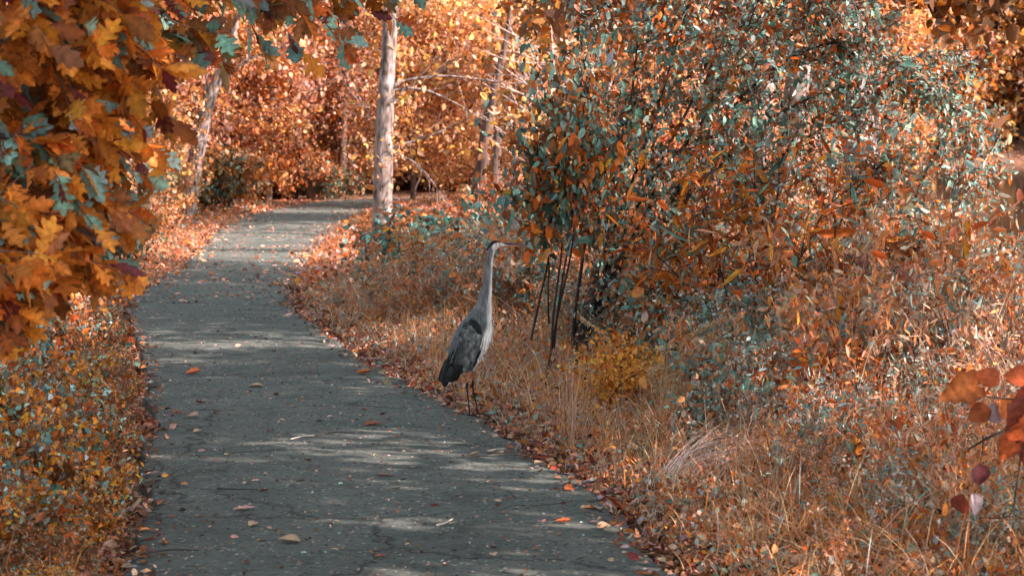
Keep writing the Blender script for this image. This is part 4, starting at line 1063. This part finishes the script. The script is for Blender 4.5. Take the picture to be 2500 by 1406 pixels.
# ------------------------------------------------------------------ heron
def mm(cx, cy, dy=0.0): return np.array([(cx - 435) * .001, dy, (1302 - cy) * .001])
def loft(secs, n=28):
    """secs: (point, in-plane radius, depth radius, in-plane perpendicular)"""
    V = []; F_ = []
    a = np.linspace(0, 2 * PI, n, endpoint=False)
    for c, r1, r2, nv in secs:
        V.append(c + np.outer(np.cos(a) * r1, nv) + np.outer(np.sin(a) * r2, [0, 1, 0]))
    V = np.concatenate(V); m_ = len(secs)
    i_ = np.arange(m_ - 1)[:, None] * n; j = np.arange(n)[None]; j2 = (j + 1) % n
    f_ = np.stack([i_ + j, i_ + j2, i_ + n + j2, i_ + n + j], -1).reshape(-1, 4)
    faces = [tuple(x) for x in f_] + [tuple(range(n))[::-1], tuple(range((m_ - 1) * n, m_ * n))]
    return V, faces
def sect(raw, n):
    """raw rows: cx, cy, r in plane, r depth ; smooth and give perpendiculars"""
    r = spline(np.array(raw, float), n); out_ = []
    pts = np.array([mm(a, b) for a, b, _, _ in r]); t = unit(np.gradient(pts, axis=0)); nv = np.stack([t[:, 2], 0 * t[:, 0], -t[:, 0]], -1)
    return [(pts[k], max(r[k, 2], 1.5) * .001, max(r[k, 3], 1.5) * .001, nv[k]) for k in range(n)]
HV_, HF = [], []
def addm(V_, F__):
    o_ = sum(len(v) for v in HV_); HV_.append(V_); HF.extend([tuple(i + o_ for i in f_) for f_ in F__])
# head, neck, torso in one sweep
body_raw = [(612, 128, 6, 6), (606, 127, 17, 13), (594, 128, 27, 19), (578, 134, 32, 22), (563, 152, 30, 22), (551, 182, 26, 21), (542, 230, 25, 21), (536, 300, 27, 22), (530, 380, 31, 24),
            (519, 460, 39, 29), (506, 530, 51, 38), (492, 590, 70, 52), (472, 650, 95, 68), (448, 715, 118, 78), (415, 790, 124, 80), (372, 862, 113, 74), (330, 930, 88, 58), (292, 990, 52, 38), (258, 1038, 26, 24), (232, 1078, 10, 12)]
addm(*loft(sect(body_raw, 80)))
# face wedge towards the bill
addm(*loft(sect([(585, 130, 24, 17), (610, 131, 22, 16), (635, 132, 15, 11), (660, 131, 9, 7), (676, 131, 5, 4)], 16), 20))
# thighs, shanks and feet
LEG = [[(452, 905, 30, 26, -.028), (420, 955, 20, 18, -.03), (404, 1000, 9, 9, -.032), (395, 1062, 7, 7, -.034), (388, 1082, 9.5, 9, -.034), (390, 1110, 6, 6, -.034), (399, 1200, 5.2, 5.2, -.03), (405, 1270, 5.5, 5.5, -.028), (406, 1294, 7, 7, -.028)],
       [(478, 890, 30, 26, .03), (446, 945, 20, 18, .035), (434, 1000, 9, 9, .038), (428, 1070, 7, 7, .04), (426, 1092, 9.5, 9, .04), (430, 1125, 6, 6, .04), (446, 1200, 5.2, 5.2, .045), (458, 1270, 5.5, 5.5, .05), (464, 1298, 7, 7, .05)]]
for lg in LEG:
    S = np.array(lg, float); r = spline(S, 40)
    pts = np.array([mm(a[0], a[1], a[4]) for a in r]); t = unit(np.gradient(pts, axis=0)); nv = unit(np.cross(t, [0, 1, 0]))
    addm(*loft([(pts[k], r[k, 2] * .001, r[k, 3] * .001, nv[k]) for k in range(40)], 14))
    ft = pts[-1]
    for ang, ln in ((0, .085), (.45, .078), (-.45, .075), (PI, .05)):
        d = np.array([math.cos(ang), math.sin(ang), 0]); 
        pp = [ft + [0, 0, .004], ft + d * ln * .35 + [0, 0, .003], ft + d * ln * .7 + [0, 0, -.001], ft + d * ln + [0, 0, -.007]]
        q_ = spline(pp, 10); t_ = unit(np.gradient(q_, axis=0)); s_ = unit(np.cross(t_, [0, 0, 1.])); u_ = np.cross(s_, t_)
        aa = np.linspace(0, 2 * PI, 8, endpoint=False); rr_ = np.linspace(.0055, .0022, 10)
        V_ = (q_[:, None] + (s_[:, None] * np.cos(aa)[None, :, None] + u_[:, None] * np.sin(aa)[None, :, None]) * rr_[:, None, None]).reshape(-1, 3)
        i_ = np.arange(9)[:, None] * 8; j = np.arange(8)[None]; j2 = (j + 1) % 8
        fq = [tuple(x) for x in np.stack([i_ + j, i_ + j2, i_ + 8 + j2, i_ + 8 + j], -1).reshape(-1, 4)] + [tuple(range(8))[::-1], tuple(range(72, 80))]
        addm(V_, fq)
me = bpy.data.meshes.new('raw'); me.from_pydata([tuple(v) for v in np.concatenate(HV_)], [], HF); me.update()
import bmesh
bmm = bmesh.new(); bmm.from_mesh(me); bmesh.ops.recalc_face_normals(bmm, faces=bmm.faces); bmm.to_mesh(me); bmm.free()
tmp = bpy.data.objects.new('tmp', me); col.objects.link(tmp)
rm = tmp.modifiers.new('r', 'REMESH'); rm.mode = 'VOXEL'; rm.voxel_size = .0032; rm.use_smooth_shade = True
sm = tmp.modifiers.new('s', 'SMOOTH'); sm.factor = .5; sm.iterations = 4
dg = bpy.context.evaluated_depsgraph_get(); me2 = bpy.data.meshes.new_from_object(tmp.evaluated_get(dg)); me2.name = 'heron_body'
bpy.data.objects.remove(tmp)
nv_ = len(me2.vertices); co = np.zeros(nv_ * 3); me2.vertices.foreach_get('co', co); co = co.reshape(-1, 3)
cx = co[:, 0] * 1000 + 435; cy = 1302 - co[:, 2] * 1000; dp = np.abs(co[:, 1]) * 1000
Cc = np.tile(np.array([.105, .125, .13]), (nv_, 1))                         # slate plumage
def blend(mask, c):
    global Cc
    mask = np.clip(mask, 0, 1)[:, None]; Cc = Cc * (1 - mask) + np.array(c) * mask
# neck: warm grey, paler and whiter along the front
cen_x = np.interp(cy, [110, 152, 182, 230, 300, 380, 460, 530, 590, 650, 715, 790, 862, 960], [590, 563, 551, 542, 536, 530, 519, 506, 497, 500, 500, 495, 470, 430])
rad_x = np.interp(cy, [110, 182, 300, 460, 590, 700, 960], [30, 26, 27, 39, 55, 60, 50])
neck = sstep(620, 540, cy)
blend(neck * .85, (.165, .175, .19))
blend(sstep(.25, .95, (cx - cen_x) / rad_x) * sstep(120, 190, cy) * .9, (.72, .74, .73))
blend(sstep(660, 740, cy) * sstep(.0, .35, (cx - np.interp(cy, [640, 760, 860, 960], [520, 492, 470, 430])) / 60) * sstep(1000, 960, cy), (.80, .82, .80))
# dark streaks on the foreneck
blend(((np.sin(cy * .11 + np.sin(cx * .3)) > .2) & (dp < 7) & (cx > cen_x)) * sstep(160, 240, cy) * sstep(640, 560, cy) * .85, (.04, .04, .05))
# black shoulder and flank
blend(sstep(1.15, .85, np.hypot((cx - 442) / 44, (cy - 672 - (cx - 442) * .45) / 36)), (.012, .02, .022))
blend(sstep(1.15, .85, np.hypot((cx - 472) / 20, (cy - 715) / 30)), (.012, .02, .022))
fl = np.interp(cy, [770, 860, 950], [490, 468, 428])
blend(sstep(20, 13, np.abs(cx - fl)) * sstep(780, 810, cy) * sstep(968, 945, cy), (.015, .025, .03))
blend(sstep(9, 5, np.abs(cx - np.interp(cy, [745, 850], [496, 476]))) * sstep(745, 760, cy) * sstep(850, 820, cy) * (dp > 15), (.75, .74, .74))
# head: white face, black crown band
blend(sstep(178, 150, cy) * sstep(552, 566, cx), (.62, .58, .58))
crown = np.interp(cx, [530, 552, 575, 600, 640, 680], [168, 142, 124, 116, 121, 126])
blend(sstep(crown + 3, crown - 3, cy) * (cx > 528) * (cy < 175), (.012, .018, .025))
blend(sstep(3, 0, np.abs(cy - 106)) * (cx > 590) * (cx < 640) * (dp < 9) * 0, (.4, .45, .45))
# legs
leg = (cy > 985) & (dp > 12) & (cx > 375)
blend(sstep(975, 1000, cy) * (cx > 375) * (dp > 12), (.50, .20, .13))
blend(sstep(1045, 1070, cy) * (cx > 375) * (dp > 12), (.022, .020, .022))
blend((cx > 380) * sstep(1280, 1290, cy), (.025, .022, .022))
# tail dark, white beneath
blend(sstep(1010, 1050, cy) * (cx < 350), (.02, .027, .03))
a = me2.color_attributes.new('Col', 'FLOAT_COLOR', 'POINT'); c4 = np.ones((nv_, 4), np.float32); c4[:, :3] = Cc; a.data.foreach_set('color', c4.ravel())
M_FEATH = attr_mat('plumage', .75, 70, .6, 1.3, (1, 1, .16), .2)
me2.materials.clear(); me2.materials.append(M_FEATH)
HB = P(1157, 1022, 12.0); HB[2] = float(zprof(12.0)) + .012
her = empty('heron', HB, 'tall grey heron standing upright at the right edge of the path, facing right', 'heron')
her.rotation_euler = (0, 0, 0)
link('body', me2, her)
# bill
def bill(name, sec, c, mat):
    V_, F__ = loft(sect(sec, 14), 12); C_ = np.tile(np.array(c, float), (len(V_), 1))
    me_ = bpy.data.meshes.new(name); me_.from_pydata([tuple(v) for v in V_], [], F__)
    at_ = me_.color_attributes.new('Col', 'FLOAT_COLOR', 'POINT'); q4 = np.ones((len(V_), 4), np.float32); q4[:, :3] = C_; at_.data.foreach_set('color', q4.ravel())
    me_.materials.append(mat); me_.polygons.foreach_set('use_smooth', [True] * len(me_.polygons)); return link(name, me_, her)
M_BILL = attr_mat('horn', .35, 80, .9, 1.1, spec=.5)
bill('upper_bill', [(622, 127, 11, 10), (660, 125, 10, 9), (700, 126, 7.6, 7), (745, 129, 5, 5), (795, 134, 1.6, 1.6)], (.035, .04, .06), M_BILL)
bill('lower_bill', [(618, 142, 11, 9), (660, 140, 9, 7.5), (700, 138, 6.5, 6), (745, 137, 4.4, 4), (786, 136, 1.6, 1.6)], (.40, .17, .10), M_BILL)
# eyes
def ball(name, c, r, colr, mat, parent):
    me_ = bpy.data.meshes.new(name); b_ = bmesh.new(); bmesh.ops.create_uvsphere(b_, u_segments=16, v_segments=10, radius=r)
    bmesh.ops.translate(b_, verts=b_.verts, vec=Vector(c)); b_.to_mesh(me_); b_.free()
    at_ = me_.color_attributes.new('Col', 'FLOAT_COLOR', 'POINT'); q4 = np.ones((len(me_.vertices), 4), np.float32); q4[:, :3] = colr; at_.data.foreach_set('color', q4.ravel())
    me_.polygons.foreach_set('use_smooth', [True] * len(me_.polygons)); me_.materials.append(mat); return link(name, me_, parent)
for s in (-1, 1):
    e_ = ball('eye', mm(611, 122, s * .0125), .0062, (.75, .5, .06), M_BILL, her); ball('pupil', mm(611.5, 122, s * .0166), .0031, (.004, .004, .004), M_BILL, e_)
# wings: overlapping feathers on both flanks
def feather_rows(side):
    rf = np.random.RandomState(900 + side)
    P_, D_, N_, L_, W_, C_ = [], [], [], [], [], []
    def surf(cx_, cy_, lift):
        # depth of the torso surface there
        best = None
        raw = np.array(body_raw, float); pts = raw[:, :2]
        k = np.argmin(np.hypot(pts[:, 0] - cx_, pts[:, 1] - cy_)); k = min(max(k, 1), len(raw) - 2)
        t = pts[k + 1] - pts[k - 1]; t = t / np.hypot(*t); nrm = np.array([-t[1], t[0]]); off = np.dot([cx_ - pts[k][0], cy_ - pts[k][1]], nrm) / raw[k, 2]
        return -side * (raw[k, 3] * math.sqrt(max(.05, 1 - min(off * off, .95))) + lift), off
    rows_ = []
    # (start, count along back->belly, feather length, width, colour, lift)
    for r_ in range(12):
        f_ = r_ / 11.0
        a = np.array([395 - 150 * f_, 650 + 290 * f_]); b = np.array([488 - 85 * f_, 740 + 215 * f_])
        nF = 9
        for j in range(nF):
            t = (j + .5 * (r_ % 2)) / (nF - .5); pt = a + (b - a) * t + rf.randn(2) * 3
            rows_.append((pt, f_, t))
    for pt, f_, t in rows_:
        dpt, off = surf(pt[0], pt[1], 9 + 8 * (1 - f_))
        d2 = np.array([-.42 + .12 * (1 - t), 1.0]) + rf.randn(2) * .05; d2 /= np.hypot(*d2)
        ln = 62 + 120 * sstep(.15, .75, f_) * (1 - .35 * t); ln = min(ln, (1070 - pt[1]) * .95 / max(d2[1], .3)) if pt[1] < 1040 else 30
        if t > .6: ln = min(ln, (985 - pt[1]) + 10)
        if ln < 18: continue
        e = pt + d2 * ln; dpe, _ = surf(min(max(e[0], 240), 520), min(e[1], 1040), 9)
        g = .035 + .13 * rf.rand() ** 1.3 + .06 * t
        c = np.array([g * .93, g * 1.03, g * 1.03])
        if e[1] > 1000 and t < .7: c = c * .25
        P_.append(mm(pt[0], pt[1], dpt * .001)); q_ = mm(e[0], e[1], dpe * .001) - P_[-1]; D_.append(q_); N_.append([0, -side, .15]); L_.append(np.linalg.norm(q_)); W_.append(.034 + .01 * rf.rand()); C_.append(c)
    # dark wing tip bundle
    for j in range(9):
        pt = np.array([300 - 6 * j, 880 + 7 * j]); e = np.array([228 - 2 * j + rf.randn() * 3, 1102 - 10 * j])
        dpt, _ = surf(pt[0], pt[1], 3); P_.append(mm(pt[0], pt[1], dpt * .001)); q_ = mm(e[0], e[1], -side * .018) - P_[-1]
        D_.append(q_); N_.append([0, -side, .1]); L_.append(np.linalg.norm(q_)); W_.append(.036); C_.append(np.array([.022, .028, .03]) * (.7 + .7 * rf.rand()))
    return [np.array(x) for x in (P_, D_, N_, L_, W_, C_)]
T_FEATH = strip_template([.25, .46, .5, .47, .36, .08], [0, .2, .5, .75, .92, 1], fold=-.12, droop=.05)
T_FEATH[0][:, 2] += .34 * np.sin(PI * np.clip(T_FEATH[0][:, 1], 0, 1))
for s in (1, -1):
    wb = Bag(); wb.leaf(*feather_rows(s), T_FEATH); link('wing', wb.mesh('wing', M_FEATH, True), her)
# tail with white under feathers, chest plumes, belly fringe
tbg = Bag()
for j in range(7):
    a0 = mm(318 - j * 3, 985 + j * 4, (j - 3) * .006); e0 = mm(232 + 3 * j, 1100 - 3 * j, (j - 3) * .005)
    tbg.leaf(a0[None], (e0 - a0)[None], np.array([[.6, -.6, -.6]]), np.linalg.norm(e0 - a0), .028, np.array([[.62, .66, .64]]) if j > 3 else np.array([[.03, .035, .04]]), T_FEATH)
for j in range(4):
    a0 = mm(336 - j * 5, 992, -.012 + j * .008); e0 = mm(246 + 2 * j, 1096, -.012 + .006 * j)
    tbg.leaf(a0[None], (e0 - a0)[None], np.array([[.5, -.8, -.4]]), np.linalg.norm(e0 - a0), .02, np.array([[.64, .67, .65]]), T_FEATH)
link('tail', tbg.mesh('tail', M_FEATH, True), her)
pb = Bag(); n = 90; rp = np.random.RandomState(4)
cyy = rp.uniform(560, 730, n); cxx = np.interp(cyy, [560, 640, 730], [543, 549, 545]) + rp.randn(n) * 5 - 4
pp = np.array([mm(a_, b_, rp.randn() * .014) for a_, b_ in zip(cxx, cyy)])
pb.leaf(pp, np.stack([.16 + .1 * rp.randn(n), .1 * rp.randn(n), -np.ones(n)], -1), rp.randn(n, 3) + [1, 0, 0], .055 + .05 * rp.rand(n), .0045, pal(n, [((.5, .52, .52), 2), ((.30, .30, .32), 1)], rp, .1), T_FEATH)
n = 26; cyy = rp.uniform(770, 930, n); cxx = np.interp(cyy, [770, 850, 930], [535, 500, 448]) + rp.randn(n) * 4
pp = np.array([mm(a_, b_, rp.randn() * .02) for a_, b_ in zip(cxx, cyy)])
pb.leaf(pp, np.stack([-.35 + .1 * rp.randn(n), .1 * rp.randn(n), -np.ones(n)], -1), rp.randn(n, 3) + [1, -.4, 0], .05 + .03 * rp.rand(n), .010, pal(n, [((.64, .67, .65), 2)], rp, .08), T_FEATH)
link('breast_plumes', pb.mesh('breast_plumes', M_FEATH, True), her)
nb = Bag(); n = 5
pp = np.array([mm(556, 128 + k * 2, (k - 2) * .003) for k in range(n)])
nb.leaf(pp, np.stack([-.75 + .1 * rp.randn(n), 0 * rp.randn(n), -.75 + .1 * rp.randn(n)], -1), rp.randn(n, 3) * .3 + [0, -1, .2], .05, .009, np.tile([.012, .018, .022], (n, 1)), T_FEATH)
link('head_plume', nb.mesh('head_plume', M_FEATH, True), her)

# ------------------------------------------------------------------ light
SD = unit([.86, -.28, .60])
el = math.asin(SD[2]); az = math.atan2(SD[0], SD[1])
sun = bpy.data.lights.new('sun', 'SUN'); sun.energy = 4.7; sun.angle = math.radians(.5); sun.color = (1, .74, .665)
so = bpy.data.objects.new('sun', sun); col.objects.link(so)
so.rotation_euler = Vector(tuple(SD)).to_track_quat('Z', 'Y').to_euler()
w = bpy.data.worlds.new('World'); sc.world = w; w.use_nodes = True
nt = w.node_tree; bg = nt.nodes['Background']; sk = nt.nodes.new('ShaderNodeTexSky'); sk.sky_type = 'NISHITA'; sk.sun_disc = False
sk.sun_elevation = el; sk.sun_rotation = az
sk.air_density = .8; sk.dust_density = 2.0
hs = nt.nodes.new('ShaderNodeHueSaturation'); hs.inputs['Saturation'].default_value = .42; hs.inputs['Hue'].default_value = .475
nt.links.new(sk.outputs[0], hs.inputs['Color']); nt.links.new(hs.outputs[0], bg.inputs[0]); bg.inputs[1].default_value = .135
sc.view_settings.view_transform = 'Standard'; sc.view_settings.look = 'None'; sc.view_settings.gamma = 1; sc.view_settings.exposure = 1.75
sc.render.engine = 'CYCLES'
sc.cycles.max_bounces = 8; sc.cycles.transmission_bounces = 6; sc.cycles.diffuse_bounces = 5
sc.cycles.sample_clamp_indirect = 8
print('objects', len(bpy.data.objects))
